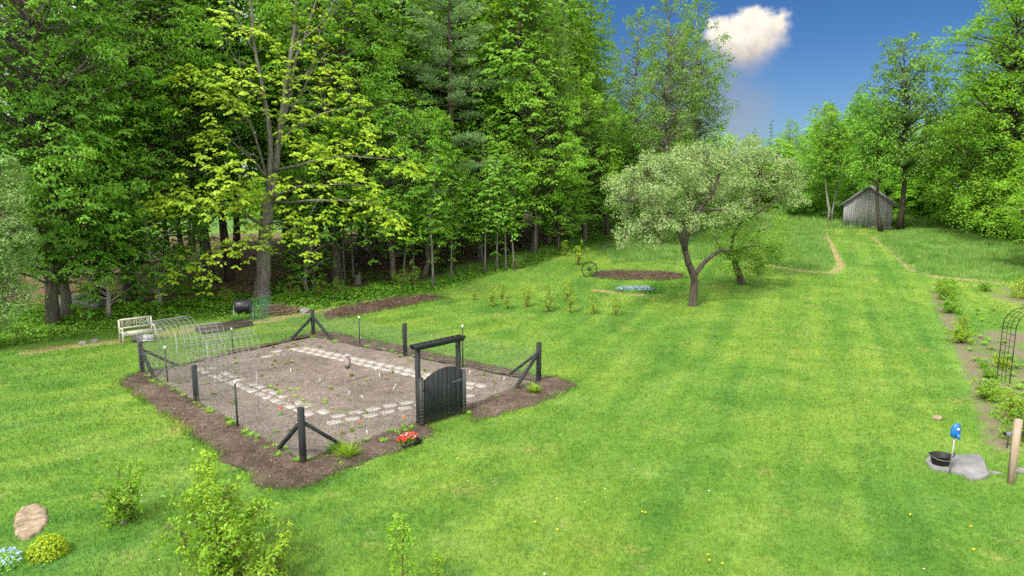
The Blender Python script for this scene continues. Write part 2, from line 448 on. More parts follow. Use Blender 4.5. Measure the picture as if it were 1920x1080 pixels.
c_.max_bounces = 7; c_.diffuse_bounces = 5; c_.glossy_bounces = 2; c_.transmission_bounces = 5; c_.transparent_max_bounces = 4
c_.caustics_reflective = False; c_.caustics_refractive = False
c_.use_adaptive_sampling = True; c_.adaptive_threshold = .02
c_.use_denoising = False

# ------------------------------------------------------------------ zones of the ground, read off the photograph
def poly(px): return np.array([tuple(at(u, v))[:2] for u, v in px])
def inside(P, x, y):
    x = np.asarray(x, float); y = np.asarray(y, float); r = np.zeros(x.shape, bool); n = len(P)
    for i in range(n):
        x1, y1 = P[i]; x2, y2 = P[(i + 1) % n]
        if y1 == y2: continue
        c = (y1 > y) != (y2 > y)
        r ^= c & (x < (x2 - x1) * (y - y1) / (y2 - y1) + x1)
    return r
def pdist(P, x, y, closed=True):
    d = np.full(np.shape(x), 1e9); n = len(P)
    for i in range(n if closed else n - 1):
        a = P[i]; b = P[(i + 1) % n]; ab = b - a; L = ab @ ab + 1e-12
        t = np.clip(((x - a[0]) * ab[0] + (y - a[1]) * ab[1]) / L, 0, 1)
        d = np.minimum(d, np.hypot(x - a[0] - t * ab[0], y - a[1] - t * ab[1]))
    return d
def sdist(P, x, y):
    d = pdist(P, x, y); return np.where(inside(P, x, y), d, -d)

POST = {k: at(u, v) for k, (u, v) in dict(near=(569, 872), right=(1010, 718), far=(588, 633), left=(268, 702)).items()}
GARDEN = np.array([tuple(POST[k])[:2] for k in ('near', 'right', 'far', 'left')])
MULCH = poly([(222, 714), (300, 770), (390, 836), (450, 880), (492, 912), (540, 922), (590, 912), (640, 888), (700, 862), (770, 838), (818, 808), (795, 790), (875, 770), (890, 792), (935, 780), (1000, 757), (1050, 738), (1088, 722), (1040, 708), (1008, 706), (900, 684), (760, 652), (620, 624), (588, 622), (530, 640), (430, 660), (330, 690), (270, 698)])
BEDLONG = poly([(600, 592), (660, 575), (730, 564), (800, 556), (836, 558), (800, 567), (740, 578), (690, 588), (640, 597), (608, 600)])
BEDOVAL = poly([(1112, 512), (1150, 509), (1230, 510), (1280, 514), (1284, 521), (1240, 526), (1150, 524), (1112, 520)])
MEADOWS = [poly([(1142, 440), (1240, 424), (1400, 418), (1540, 420), (1552, 450), (1566, 488), (1560, 506), (1490, 503), (1400, 488), (1280, 487), (1150, 494), (1130, 470)]),
           poly([(1640, 447), (1700, 428), (1800, 432), (1990, 440), (1990, 545), (1900, 533), (1800, 522), (1722, 514), (1690, 490)])]
DRYLINES = [(poly([(1538, 430), (1560, 465), (1578, 500), (1560, 512), (1500, 508), (1440, 498)]), .35), (poly([(1640, 445), (1680, 472), (1712, 505), (1760, 520), (1840, 526), (1920, 535)]), .55),
            (poly([(500, 600), (560, 590), (640, 575), (720, 560)]), .5), (poly([(60, 660), (130, 648), (220, 640)]), .6), (poly([(300, 628), (420, 612), (520, 600)]), .5), (poly([(1120, 545), (1200, 552)]), .5)]
DRYSPOTS = [(60, 960, .5), (1218, 888, .45), (915, 988, .35), (930, 905, .7), (1060, 980, .6), (450, 950, .5), (1390, 1003, .4), (1180, 775, .6), (1200, 1060, .5), (300, 1000, .6), (250, 1040, .7), (1480, 545, .6), (1300, 592, .4), (1060, 800, .5), (1850, 620, .9), (170, 650, .5), (700, 1000, .5)]
BARELINES = [(poly([(1755, 545), (1790, 620), (1830, 700), (1850, 760), (1880, 840)]), .6), (poly([(1130, 462), (1150, 450)]), .5)]
BAREPOLYS = [poly([(1792, 628), (1870, 615), (1990, 628), (1990, 830), (1900, 820), (1850, 760), (1815, 690)]), poly([(1840, 548), (1880, 535), (1990, 548), (1990, 590), (1900, 575)])]
BARESPOTS = [(1218, 888, .16), (915, 989, .14), (1390, 1003, .12), (1620, 440, .5), (1500, 900, .08), (1600, 470, .4), (1800, 865, .75)]
BORDER = poly([(-200, 700), (0, 655), (80, 640), (180, 625), (300, 605), (420, 598), (560, 585), (700, 568), (830, 545), (900, 520), (1000, 498), (1080, 470), (1140, 450), (1130, 440), (1000, 478), (800, 528), (500, 553), (250, 573), (0, 598), (-200, 620)])

def zones(x, y):
    d = y - edge_y(x)
    forest = sstep(-1.2, 1.8, d) * (1 - sstep(70, 90, np.hypot(x, y)))
    meadow = np.zeros_like(x)
    for P in MEADOWS: meadow = np.maximum(meadow, sstep(-.5, .5, sdist(P, x, y)))
    far = sstep(64, 70, y) * (x > -5) + sstep(72, 90, y) + sstep(42, 60, np.abs(x))
    meadow = np.maximum(meadow, np.clip(far, 0, 1))
    dry = np.zeros_like(x)
    for P, w in DRYLINES: dry = np.maximum(dry, .85 * np.exp(-(pdist(P, x, y, False) / w) ** 2))
    for u, v, w in DRYSPOTS:
        p = at(u, v); dry = np.maximum(dry, .5 * np.exp(-(np.hypot(x - p.x, y - p.y) / w) ** 2))
    bare = np.zeros_like(x)
    for P, w in BARELINES: bare = np.maximum(bare, .75 * np.exp(-(pdist(P, x, y, False) / w) ** 2))
    for P in BAREPOLYS: bare = np.maximum(bare, (.35 + .62 * fbm(x * .9, y * .9, 17, 3)) * sstep(-.6, .5, sdist(P, x, y)))
    for u, v, w in BARESPOTS:
        p = at(u, v); bare = np.maximum(bare, .7 * np.exp(-(np.hypot(x - p.x, y - p.y) / w) ** 2))
    return forest, meadow, dry, bare

def axis(a, b, step, out):
    c = list(np.arange(a, b + step / 2, step)); s = step; lo = [a]; hi = [b]
    while hi[-1] < out: s *= 1.35; hi.append(hi[-1] + s)
    s = step
    while lo[-1] > -out: s *= 1.35; lo.append(lo[-1] - s)
    return np.array(lo[1:][::-1] + c + hi[1:])
gx = axis(-32, 34, .22, 2500); gy = axis(6, 76, .22, 2500)
GX, GY = np.meshgrid(gx, gy); X = GX.ravel(); Y = GY.ravel()
Z = zt(X, Y)
i = np.arange(len(gy) - 1)[:, None] * len(gx); j = np.arange(len(gx) - 1)[None, :]
Q = np.stack([i + j, i + j + 1, i + j + 1 + len(gx), i + j + len(gx)], -1).reshape(-1, 4)
G = Geo(); G.bulk(np.stack([X, Y, Z], 1), Q)
ground_ob = tag(G.build('ground', MAT['ground'], smooth=True), kind='structure')
for nm, val in zip(('forest', 'meadow', 'dry', 'bare'), zones(X, Y)):
    a_ = ground_ob.data.attributes.new(nm, 'FLOAT', 'POINT'); a_.data.foreach_set('value', val.astype(np.float32))

def soil_sheet(name, P, mat, step, h, rough, seed, holes=None, ragged=.18, kind='structure', lift=.02):
    """a bed of loose earth: a lumpy sheet whose ragged rim sinks under the turf"""
    x0, y0 = P.min(0) - .5; x1, y1 = P.max(0) + .5
    xs = np.arange(x0, x1, step); ys = np.arange(y0, y1, step); X, Y = np.meshgrid(xs, ys); x = X.ravel(); y = Y.ravel()
    d = sdist(P, x, y) + ragged * (fbm(x * 1.6, y * 1.6, seed, 4) - .5) * 2
    z = zt(x, y) + np.clip(d * .35, -.06, h) + lift * (d > 0) + rough * (fbm(x * 5, y * 5, seed + 9, 4) - .5) * np.clip(d * 4, 0, 1) + rough * .7 * (fbm(x * 1.1, y * 1.1, seed + 5, 2) - .5)
    keep = d > -.08
    if holes is not None: keep &= ~(sdist(holes, x, y) > .12)
    K = keep.reshape(X.shape); c = K[:-1, :-1] & K[1:, :-1] & K[:-1, 1:] & K[1:, 1:]
    ii, jj = np.nonzero(c); n = len(xs)
    q = np.stack([ii * n + jj, ii * n + jj + 1, (ii + 1) * n + jj + 1, (ii + 1) * n + jj], 1)
    used = np.unique(q); re = np.full(len(x), -1); re[used] = np.arange(len(used))
    g = Geo(); g.bulk(np.stack([x, y, z], 1)[used], re[q])
    return tag(g.build(name, mat, smooth=True), kind=kind)
soil_sheet('garden_soil', GARDEN, MAT['soil'], .055, .05, .075, 3, ragged=.06)
soil_sheet('mulch_border', MULCH, MAT['mulch'],   .055, .05, .10, 5, holes=GARDEN, ragged=.3)
soil_sheet('mulch_bed', BEDLONG, MAT['darksoil'], .08, .16, .22, 8)
soil_sheet('mulch_bed', BEDOVAL, MAT['darksoil'], .09, .14, .16, 12)

# ------------------------------------------------------------------ grass
def blades(pos, h, w, lean=.5, tint=None, rng=RNG):
    n = len(pos); az = rng.uniform(0, 2 * PI, n); la = rng.uniform(0, 2 * PI, n)
    sx = np.cos(az) * w / 2; sy = np.sin(az) * w / 2
    tipx = np.cos(la) * h * lean * rng.uniform(.2, 1, n); tipy = np.sin(la) * h * lean * rng.uniform(.2, 1, n)
    a = pos + np.stack([sx, sy, -.01 + 0 * sx], 1); b = pos - np.stack([sx, sy, .01 + 0 * sx], 1); c = pos + np.stack([tipx, tipy, h], 1)
    v = np.stack([a, b, c], 1).reshape(-1, 3)
    t = rng.uniform(0, 1, n) if tint is None else tint
    return v, np.arange(3 * n).reshape(-1, 3), np.repeat(t, 3)

def scatter_lawn(n):
    r = 8.5 * (72 / 8.5) ** RNG.uniform(0, 1, n); az = np.where(RNG.uniform(0, 1, n) < .86, RNG.uniform(-.74, .74, n), RNG.choice([-1, 1], n) * RNG.uniform(.74, 1.05, n))
    x = r * np.sin(az); y = r * np.cos(az)
    return x, y, r
x, y, r = scatter_lawn(740000)
fo, me, dr, ba = zones(x, y)
ok = (fo < .3) & (sdist(GARDEN, x, y) < 0) & (me < .6) & (y - edge_y(x) < 0)
rag = .28 * (fbm(x * 1.6, y * 1.6, 5, 4) - .5) * 2
ok &= ~((sdist(MULCH, x, y) + rag > .02)) & (sdist(BEDLONG, x, y) < 0) & (sdist(BEDOVAL, x, y) < -.05)
ok &= RNG.uniform(0, 1, len(x)) > np.clip(ba * 1.25, 0, .97)
ok &= RNG.uniform(0, 1, len(x)) > np.clip(dr * .6, 0, .8)
x, y, r = x[ok], y[ok], r[ok]
tuft = fbm(x * 2.2, y * 2.2, 21, 3)
h = (.03 + .055 * tuft * RNG.uniform(.5, 1.3, len(x))) * (1 + r * .008); w = .0075 * np.maximum(1, r / 11)
g = Geo(); g.bulk(*blades(np.stack([x, y, zt(x, y)], 1), h, w, .7, np.clip(RNG.normal(.45, .22, len(x)), 0, 1)))
# longer blades creep over the rim of the beds
for P_, n_ in ((MULCH, 9000), (BEDLONG, 2500), (BEDOVAL, 2500)):
    seg = np.linalg.norm(np.roll(P_, -1, 0) - P_, axis=1); q_ = RNG.choice(len(P_), n_, p=seg / seg.sum()); t_ = RNG.uniform(0, 1, n_)[:, None]
    pp = P_[q_] * (1 - t_) + np.roll(P_, -1, 0)[q_] * t_ + RNG.normal(0, .11, (n_, 2)); rr_ = np.hypot(pp[:, 0], pp[:, 1])
    kk = fbm(pp[:, 0] * 1.3, pp[:, 1] * 1.3, 88, 3) > .4; pp = pp[kk]; rr_ = rr_[kk]
    g.bulk(*blades(np.stack([pp[:, 0], pp[:, 1], zt(pp[:, 0], pp[:, 1]) + .01], 1), RNG.uniform(.05, .13, len(pp)), .009 * np.maximum(1, rr_ / 12), .9))
lawn = tag(g.build('lawn_grass', MAT['blade']), 'short mown grass', 'grass', kind='stuff')

def scatter_poly(P, n, rng=RNG):
    x = rng.uniform(P[:, 0].min(), P[:, 0].max(), n * 3); y = rng.uniform(P[:, 1].min(), P[:, 1].max(), n * 3)
    k = inside(P, x, y); return x[k][:n], y[k][:n]
g = Geo()
for P, n in zip(MEADOWS, (60000, 60000)):
    x, y = scatter_poly(P, n); d = pdist(P, x, y)
    hh = (.10 + .36 * fbm(x * .7, y * .7, 31, 3) * RNG.uniform(.5, 1.2, len(x))) * np.clip(.45 + d, 0, 1)
    g.bulk(*blades(np.stack([x, y, zt(x, y)], 1), hh, .03, .45, np.clip(RNG.normal(.45, .25, len(x)), 0, 1)))
# taller grass along the border of the wood
n = 26000; s = RNG.uniform(0, 1, n); bx = -26 + 36 * s; by = edge_y(bx) - RNG.uniform(-1, 2.6, n)
k = bx > -4
g.bulk(*blades(np.stack([bx, by, zt(bx, by)], 1)[k], RNG.uniform(.15, .5, n)[k], .03, .5))
# rough growth in front of the trees at the end of the field
n = 30000; bx = RNG.uniform(6, 48, n); by = RNG.uniform(57, 72, n)
g.bulk(*blades(np.stack([bx, by, zt(bx, by)], 1), RNG.uniform(.2, .6, n), .045, .5))
tag(g.build('meadow_grass', MAT['meadow']), 'tall unmown meadow grass', 'grass', kind='stuff')

# ------------------------------------------------------------------ leaves
def unit(v): return v / (np.linalg.norm(v, axis=1)[:, None] + 1e-9)
def leaf_quads(pos, nrm, head, L, W, fold=.16):
    nrm = unit(nrm); head = unit(head - nrm * (head * nrm).sum(1)[:, None]); side = np.cross(nrm, head)
    L = np.broadcast_to(L, len(pos))[:, None]; W = np.broadcast_to(W, len(pos))[:, None]
    a = pos - head * L * .5; c = pos + head * L * .5; up = nrm * W * fold
    b = pos + side * W * .5 - head * L * .08 + up; d = pos - side * W * .5 - head * L * .08 + up
    v = np.stack([a, b, c, d], 1).reshape(-1, 3)
    return v, np.arange(4 * len(pos)).reshape(-1, 4)
class Leaves(Geo):
    def put(s, pos, nrm, head, L, W, tint, fold=.16):
        v, q = leaf_quads(pos, nrm, head, L, W, fold)
        s.bulk(v, q, np.repeat(np.broadcast_to(np.clip(tint, 0, 1), len(pos)), 4))
    def pad(s, c, out, R, n, L, rng, tint=.5, thick=.2, tilt=None, droop=.5):
        tilt = rng.uniform(.25, 1.0) if tilt is None else tilt
        """a flat, drooping spray of leaves (maple and the like)"""
        out = np.array(out, float); out[2] = 0; out /= np.linalg.norm(out) + 1e-9; sd = np.array((-out[1], out[0], 0)); up = np.array((0, 0, 1.))
        m = int(rng.integers(7, 11)); k = max(5, n // m)
        for q in range(m):   # every spray is a fan of small leafy lobes
            rr = math.sqrt((q + .6) / m) * rng.uniform(.75, 1.15); an = q * 2.4 + rng.uniform(-.4, .4); lx, ly = rr * math.cos(an) * 1.1, rr * math.sin(an)
            lc = np.array(c) + R * (out * lx + sd * ly) + up * R * (-droop * rr * rr - tilt * lx + rng.normal(0, thick))
            rl = R * .36 * rng.uniform(.7, 1.2); d2 = out * lx + sd * ly
            p = rng.normal(0, .5, (k, 2)); p /= np.maximum(1, np.hypot(p[:, 0], p[:, 1]) / 1.1)[:, None]; h2 = (p ** 2).sum(1)
            off = p[:, :1] * out + p[:, 1:] * sd
            pos = lc + rl * off + (up * (rl * (-.45 * h2 + rng.normal(0, .07, k)))[:, None])
            nrm = up + out * (.15 + .65 * tilt) + d2 * .3 + off * .5 + rng.normal(0, .2, (k, 3))
            head = off + d2 * .3 + rng.normal(0, .3, (k, 3)) - up * .3
            s.put(pos, nrm, head, L * rng.uniform(.75, 1.25, k), L * .8 * rng.uniform(.75, 1.2, k), tint + rng.normal(0, .08) + rng.normal(0, .07, k))
    def ball(s, c, R, n, L, rng, tint=.5, sq=.8, asp=.6):
        d = unit(rng.normal(0, 1, (n, 3))); p = d * (R * rng.uniform(.25, 1, n) ** .6)[:, None]; p[:, 2] *= sq
        nrm = d + np.array((0, 0, .5)) + rng.normal(0, .6, (n, 3)); head = rng.normal(0, 1, (n, 3)) + d * .6
        s.put(p + np.array(c), nrm, head, L * rng.uniform(.7, 1.3, n), L * asp * rng.uniform(.8, 1.2, n), tint + rng.normal(0, .18, n))

def curve(a, b, sag=0., wob=0., k=5, rng=RNG):
    a = np.array(a, float); b = np.array(b, float); t = np.linspace(0, 1, k)[:, None]
    p = a + (b - a) * t; p[:, 2] += (sag * 4 * t * (1 - t))[:, 0]
    L = np.linalg.norm(b - a)
    p[1:-1] += rng.normal(0, wob * L, (k - 2, 3)); return p

def trunk_path(H, wob, rng, k=9, lean=(0, 0)):
    z = np.linspace(0, H, k); t = z / H
    o = np.cumsum(rng.normal(0, wob, (k, 2)), 0); o -= o[0]
    return np.stack([o[:, 0] + lean[0] * t * t, o[:, 1] + lean[1] * t * t, z], 1)
def along(P, z):
    return np.array([np.interp(z, P[:, 2], P[:, k]) for k in range(3)])

def broadleaf(seed, H, R, h0, n, leaf=.2, per=150, r0=.28, spray=1.35, env=None, kind='pad', wob=.12, tintm=.5, inner=.3, limb=True, branch_h=None, gap=.9, sides=7):
    """a deciduous tree: tapered trunk, a limb to every spray of leaves"""
    rng = np.random.default_rng(seed)
    P = trunk_path(H * .95, wob, rng); rad = r0 * (1 - P[:, 2] / (H * .97)) ** .8 + .02; rad[0] *= 1.45
    tr = Geo(); tr.tube(P, rad, sides)
    lv = Leaves()
    env = env or (lambda t: np.sin(PI * np.clip(.12 + .88 * t, 0, 1) ** .75) ** .7)
    C = []; tries = 0
    while len(C) < n and tries < n * 40:
        tries += 1
        t = rng.uniform(0, 1); rr = float(env(t))
        if rng.uniform() > rr + .12: continue
        z = h0 + (H - h0) * t; az = rng.uniform(0, 2 * PI)
        lump = .8 + .35 * math.sin(az * 3 + seed) * math.sin(z * .7 + seed * 2)
        r = R * rr * lump * rng.uniform(inner, 1) ** .55
        ax = along(P, min(z, H * .93)); c = np.array((ax[0] + r * math.cos(az), ax[1] + r * math.sin(az), z))
        if any(np.sum(((c - k) * (1, 1, 1.7)) ** 2) < gap ** 2 for k in C): continue
        C.append(c)
    for c in C:
        ax0 = along(P, min(max(c[2] - np.hypot(c[0], c[1]) * rng.uniform(.25, .7), branch_h or h0 * .6), H * .92))
        L = np.linalg.norm(c - ax0); k = 4
        if limb: tr.tube(curve(ax0, c, .06 * L, .03, k, rng), np.linspace(min(.035 + .012 * L, float(np.interp(ax0[2], P[:, 2], rad)) * .6), .012, k), 4, False)
        Rs = spray * rng.uniform(.6, 1.25) * (1.05 - .35 * (c[2] - h0) / (H - h0)); nn = int(per * (Rs / spray) ** 2 * rng.uniform(.8, 1.2)) + 10
        tt = tintm + rng.normal(0, .13)
        out = c - ax0
        if kind == 'pad' or (kind == 'mix' and rng.uniform() < .6): lv.pad(c, out, Rs, nn, leaf, rng, tt)
        elif kind == 'mix':
            for q in range(4): lv.ball(c + rng.normal(0, .42, 3) * Rs * (1, 1, .6), Rs * rng.uniform(.4, .6), nn // 4, leaf, rng, tt + rng.normal(0, .06), .75, .75)
        else:
            for q in range(3): lv.ball(c + rng.normal(0, .35, 3) * Rs, Rs * rng.uniform(.5, .75), nn // 3, leaf, rng, tt + rng.normal(0, .06), .8, .65)
    return tr, lv

def conifer(seed, H, R, h0, tiers, r0=.3, needle=.22, per=26, droop=-.1, gaps=.25, tuft=.5):
    rng = np.random.default_rng(seed); P = trunk_path(H, .03, rng); rad = r0 * (1 - P[:, 2] / (H * 1.02)) + .015
    tr = Geo(); tr.tube(P, rad, 7); lv = Leaves()
    for k in range(tiers):
        t = k / (tiers - 1); z = h0 + (H - h0) * t; L0 = R * (1 - t) ** .75 * (.75 + .5 * rng.uniform()) + .25
        for b in range(rng.integers(4, 7)):
            if rng.uniform() < gaps * .6: continue
            az = rng.uniform(0, 2 * PI); L = L0 * rng.uniform(.55, 1.1); d = np.array((math.cos(az), math.sin(az), 0)); sd = np.array((-d[1], d[0], 0))
            a = along(P, z); e = a + d * L + np.array((0, 0, droop * L + .25 * t * L)); c = curve(a, e, -.08 * L, .02, 5, rng)
            tr.tube(c, np.linspace(.02 + .014 * L, .008, 5), 4, False)
            m = max(3, int(L / .42))
            for q in range(m):
                f = .3 + .7 * (q + rng.uniform()) / m; pc = a + (e - a) * f + sd * rng.normal(0, .3 * L * .35 * (1.2 - f)) + np.array((0, 0, rng.normal(.08, .08)))
                n = per; dd = unit(rng.normal(0, 1, (n, 3)) * (1, 1, .5) + d * .7 + np.array((0, 0, .35)))
                pos = pc + dd * (tuft * rng.uniform(.15, .75, n))[:, None]
                lv.put(pos, np.cross(dd, rng.normal(0, 1, (n, 3))), dd, needle * rng.uniform(.7, 1.3, n), .045, .5 + rng.normal(0, .2, n) + .15 * (f - .5), .02)
    return tr, lv

def limbed(seed, paths, blobs, leaf, density, asp=.55, twig=True, cr=.5, tint=.5, r_tip=.012):
    """an open tree drawn limb by limb; blobs are (centre, radii) that the leafy twigs fill"""
    rng = np.random.default_rng(seed); tr = Geo(); lv = Leaves(); nodes = []
    for pts, ra, rb in paths:
        pts = np.array(pts, float)
        # smooth the drawn polyline
        tt = np.linspace(0, len(pts) - 1, (len(pts) - 1) * 3 + 1); q = np.stack([np.interp(tt, np.arange(len(pts)), pts[:, k]) for k in range(3)], 1)
        q[1:-1] = (q[:-2] + q[1:-1] * 2 + q[2:]) / 4
        tr.tube(q, np.linspace(ra, rb, len(q)), 8); nodes += list(q[len(q) // 3:])
    nodes = np.array(nodes)
    for c, rad, n in blobs:
        c = np.array(c, float); rad = np.array(rad, float)
        for k in range(n):
            d = unit(rng.normal(0, 1, (1, 3)))[0]; p = c + d * rad * rng.uniform(.45, 1.04) ** .6
            a = nodes[np.argmin(((nodes - p) ** 2).sum(1) + rng.uniform(0, .8, len(nodes)))]
            if twig:
                L = np.linalg.norm(p - a); tr.tube(curve(a, p, .10 * L, .05, 4, rng), np.linspace(.012 + .006 * L, r_tip * .5, 4), 4, False)
            t0 = tint + rng.normal(0, .14)
            lv.ball(p, cr * rng.uniform(.6, 1.25), int(density * rng.uniform(.6, 1.3)), leaf, rng, t0, .75, asp)
    return tr, lv
PROTO = {}
def proto(key, geos, leafm, bark='bark'):
    tr, lv = geos
    PROTO[key] = (tr.mesh('trunk', MAT[bark], True), lv.mesh('crown', MAT[leafm]))
def plant(key, name, label, cat, loc, scale=1, rz=0., group=None, tint=(1, 1, 1), bark=(1, 1, 1), tilt=(0, 0), parts=('trunk', 'crown')):
    t = thing(name, label, cat, loc, rz, group, scale); t.rotation_euler = (tilt[0], tilt[1], rz)
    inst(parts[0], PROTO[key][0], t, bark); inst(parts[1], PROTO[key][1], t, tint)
    return t
# ------------------------------------------------------------------ trees
def maple_env(t): return (1 - np.clip(np.abs(2 * t - .9) / 1.12, 0, 1) ** 2.4) ** .6
proto('maple_tall', broadleaf(11, 24, 5.2, 2.8, 310, .145, 260, .25, 1.2, maple_env, 'mix', gap=1.2, inner=.45), 'maple')
proto('maple_wide', broadleaf(12, 21, 5.4, 2.6, 300, .145, 260, .26, 1.2, maple_env, 'mix', gap=1.2, inner=.45), 'maple')
proto('maple_high', broadleaf(19, 23, 4.8, 4.4, 240, .15, 240, .30, 1.2, maple_env, 'mix', gap=1.2, inner=.45), 'maple')
proto('maple_small', broadleaf(13, 12.5, 4.1, 2.6, 135, .15, 220, .17, 1.1, maple_env, 'mix', gap=1.0, inner=.45), 'maple')
proto('maple_round', broadleaf(14, 14, 4.4, 3.4, 165, .15, 220, .19, 1.1, maple_env, 'mix', gap=1.0, inner=.45), 'maple')
proto('leafy_tall', broadleaf(33, 22, 5.6, 1.5, 230, .19, 190, .28, 1.35, lambda t: (1 - np.clip(np.abs(2 * t - .8) / 1.22, 0, 1) ** 2.6) ** .6, 'ball', gap=1.2, inner=.4), 'maple', 'barkdark')
proto('maple_sapling', broadleaf(15, 6, 2.2, 1.0, 40, .17, 100, .09, .8, maple_env, gap=.6), 'maple', 'barkpale')
proto('wood_a', broadleaf(16, 25, 3.9, 8.5, 120, .25, 95, .2, 1.45, branch_h=7), 'maple', 'barkdark')
proto('wood_b', broadleaf(17, 23, 3.4, 7.0, 105, .25, 95, .15, 1.4, branch_h=6), 'maple', 'barkdark')
proto('wood_c', broadleaf(18, 18, 2.6, 5.5, 75, .24, 90, .12, 1.3, branch_h=5), 'maple', 'bark')
airy = lambda t: np.sin(PI * np.clip(.15 + .83 * t, 0, 1)) ** .6
proto('ash_a', broadleaf(21, 21, 3.7, 3.0, 190, .16, 120, .19, .95, airy, 'ball', gap=.9, tintm=.4), 'ash')
proto('ash_b', broadleaf(22, 19, 3.2, 2.5, 165, .16, 120, .16, .9, airy, 'ball', gap=.9, tintm=.4), 'ash')
dome = lambda t: np.sin(PI * np.clip(.05 + .93 * t, 0, 1) ** .8) ** .5
proto('field_tree', broadleaf(23, 16, 3.9, 5.0, 165, .2, 100, .21, .95, dome, 'ball', gap=.75, branch_h=4.4, inner=.2), 'ash', 'barkdark')
proto('leaning_tree', broadleaf(24, 11.5, 2.2, 4.3, 70, .2, 100, .14, .9, dome, 'ball', gap=.7, branch_h=4), 'maple', 'barkdark')
proto('bushy_a', broadleaf(25, 13, 4.4, .8, 190, .24, 120, .22, 1.2, dome, 'pad'), 'maple')
proto('bushy_b', broadleaf(26, 11, 3.8, .6, 160, .22, 120, .18, 1.1, dome, 'ball'), 'maple')
proto('pine', conifer(27, 25, 6.4, 6.0, 19, .34, .27, 75, .04, .2, .85), 'pine', 'barkdark')
proto('spruce', conifer(28, 18, 2.6, 1.5, 20, .22, .22, 16, -.22, .2, .4), 'pine', 'barkdark')
proto('stem_tree', broadleaf(29, 9, 1.1, 3.6, 24, .2, 60, .06, .8, branch_h=3.5, gap=.5), 'maple', 'barkpale')
proto('birch', broadleaf(30, 10.5, 1.8, 4.2, 60, .2, 90, .09, .85, dome, 'ball', branch_h=4, gap=.6), 'maple', 'barkpale')

def spot(u, v): return at(u, v)
def tree_at(key, name, label, u, v, top=None, H=None, scale=1., rz=0., group=None, tint=(1, 1, 1), bark=(1, 1, 1), tilt=(0, 0), wide=1.):
    b = at(u, v)
    if top is not None: scale = height_to(b, top) / H
    b.z -= .05
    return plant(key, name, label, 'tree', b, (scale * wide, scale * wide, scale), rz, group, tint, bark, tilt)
HT = dict(leafy_tall=22, maple_high=23, maple_tall=24, maple_wide=21, maple_small=12.5, maple_round=14, maple_sapling=6, wood_a=25, wood_b=23, wood_c=18, ash_a=21, ash_b=19, field_tree=16, leaning_tree=11.5, bushy_a=13, bushy_b=11, pine=25, spruce=18, stem_tree=9, birch=10.5)
GE = 'broadleaf trees along the front of the wood'
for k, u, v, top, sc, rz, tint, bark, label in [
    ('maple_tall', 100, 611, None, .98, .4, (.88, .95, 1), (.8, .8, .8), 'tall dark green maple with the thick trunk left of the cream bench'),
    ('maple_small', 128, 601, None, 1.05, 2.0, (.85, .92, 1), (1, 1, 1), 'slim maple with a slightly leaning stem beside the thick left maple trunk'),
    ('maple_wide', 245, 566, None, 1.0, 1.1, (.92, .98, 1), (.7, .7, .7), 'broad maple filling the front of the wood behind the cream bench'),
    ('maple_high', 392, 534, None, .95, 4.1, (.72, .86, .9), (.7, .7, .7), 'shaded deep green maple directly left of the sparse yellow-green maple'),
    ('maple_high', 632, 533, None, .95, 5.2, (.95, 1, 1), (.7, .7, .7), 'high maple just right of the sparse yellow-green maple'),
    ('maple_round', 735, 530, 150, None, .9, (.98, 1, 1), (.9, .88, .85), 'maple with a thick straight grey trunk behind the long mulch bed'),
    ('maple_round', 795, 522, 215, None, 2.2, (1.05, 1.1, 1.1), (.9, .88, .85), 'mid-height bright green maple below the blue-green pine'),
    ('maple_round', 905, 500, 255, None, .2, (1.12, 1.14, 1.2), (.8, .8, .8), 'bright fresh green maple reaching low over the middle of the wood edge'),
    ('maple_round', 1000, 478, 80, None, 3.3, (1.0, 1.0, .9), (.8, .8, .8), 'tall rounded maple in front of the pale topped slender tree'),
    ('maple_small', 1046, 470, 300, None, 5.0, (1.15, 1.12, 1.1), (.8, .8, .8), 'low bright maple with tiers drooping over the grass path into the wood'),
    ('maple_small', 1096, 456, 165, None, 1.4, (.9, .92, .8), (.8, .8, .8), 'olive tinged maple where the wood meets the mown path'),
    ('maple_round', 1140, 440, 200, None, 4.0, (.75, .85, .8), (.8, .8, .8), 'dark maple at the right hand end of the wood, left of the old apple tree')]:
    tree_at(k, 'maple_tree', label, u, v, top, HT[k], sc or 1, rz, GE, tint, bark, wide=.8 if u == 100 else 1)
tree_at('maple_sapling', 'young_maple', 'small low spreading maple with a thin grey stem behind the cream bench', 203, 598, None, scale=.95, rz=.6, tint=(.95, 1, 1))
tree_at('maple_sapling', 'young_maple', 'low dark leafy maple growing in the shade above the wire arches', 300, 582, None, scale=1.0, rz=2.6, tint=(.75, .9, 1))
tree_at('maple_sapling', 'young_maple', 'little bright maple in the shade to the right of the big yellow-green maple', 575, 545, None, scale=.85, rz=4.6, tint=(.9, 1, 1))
tree_at('pine', 'pine_tree', 'blue-green long-needled white pine rising above the bright maples', 848, 503, -90, 25, rz=.4, tint=(1.1, 1.1, 1.15))
tree_at('ash_a', 'ash_tree', 'slender pale-topped tree standing against the sky right of the pine', 1030, 462, -30, 21, rz=1, tint=(1.25, 1.2, 1.4), wide=.85)
tree_at('pine', 'pine_tree', 'bare-sided tall pine with a dark trunk left of the blue-green pine', 722, 503, -190, 25, rz=2.1, tint=(.9, 1, .9), wide=.55)
GA = 'airy ash trees behind the old apple trees'
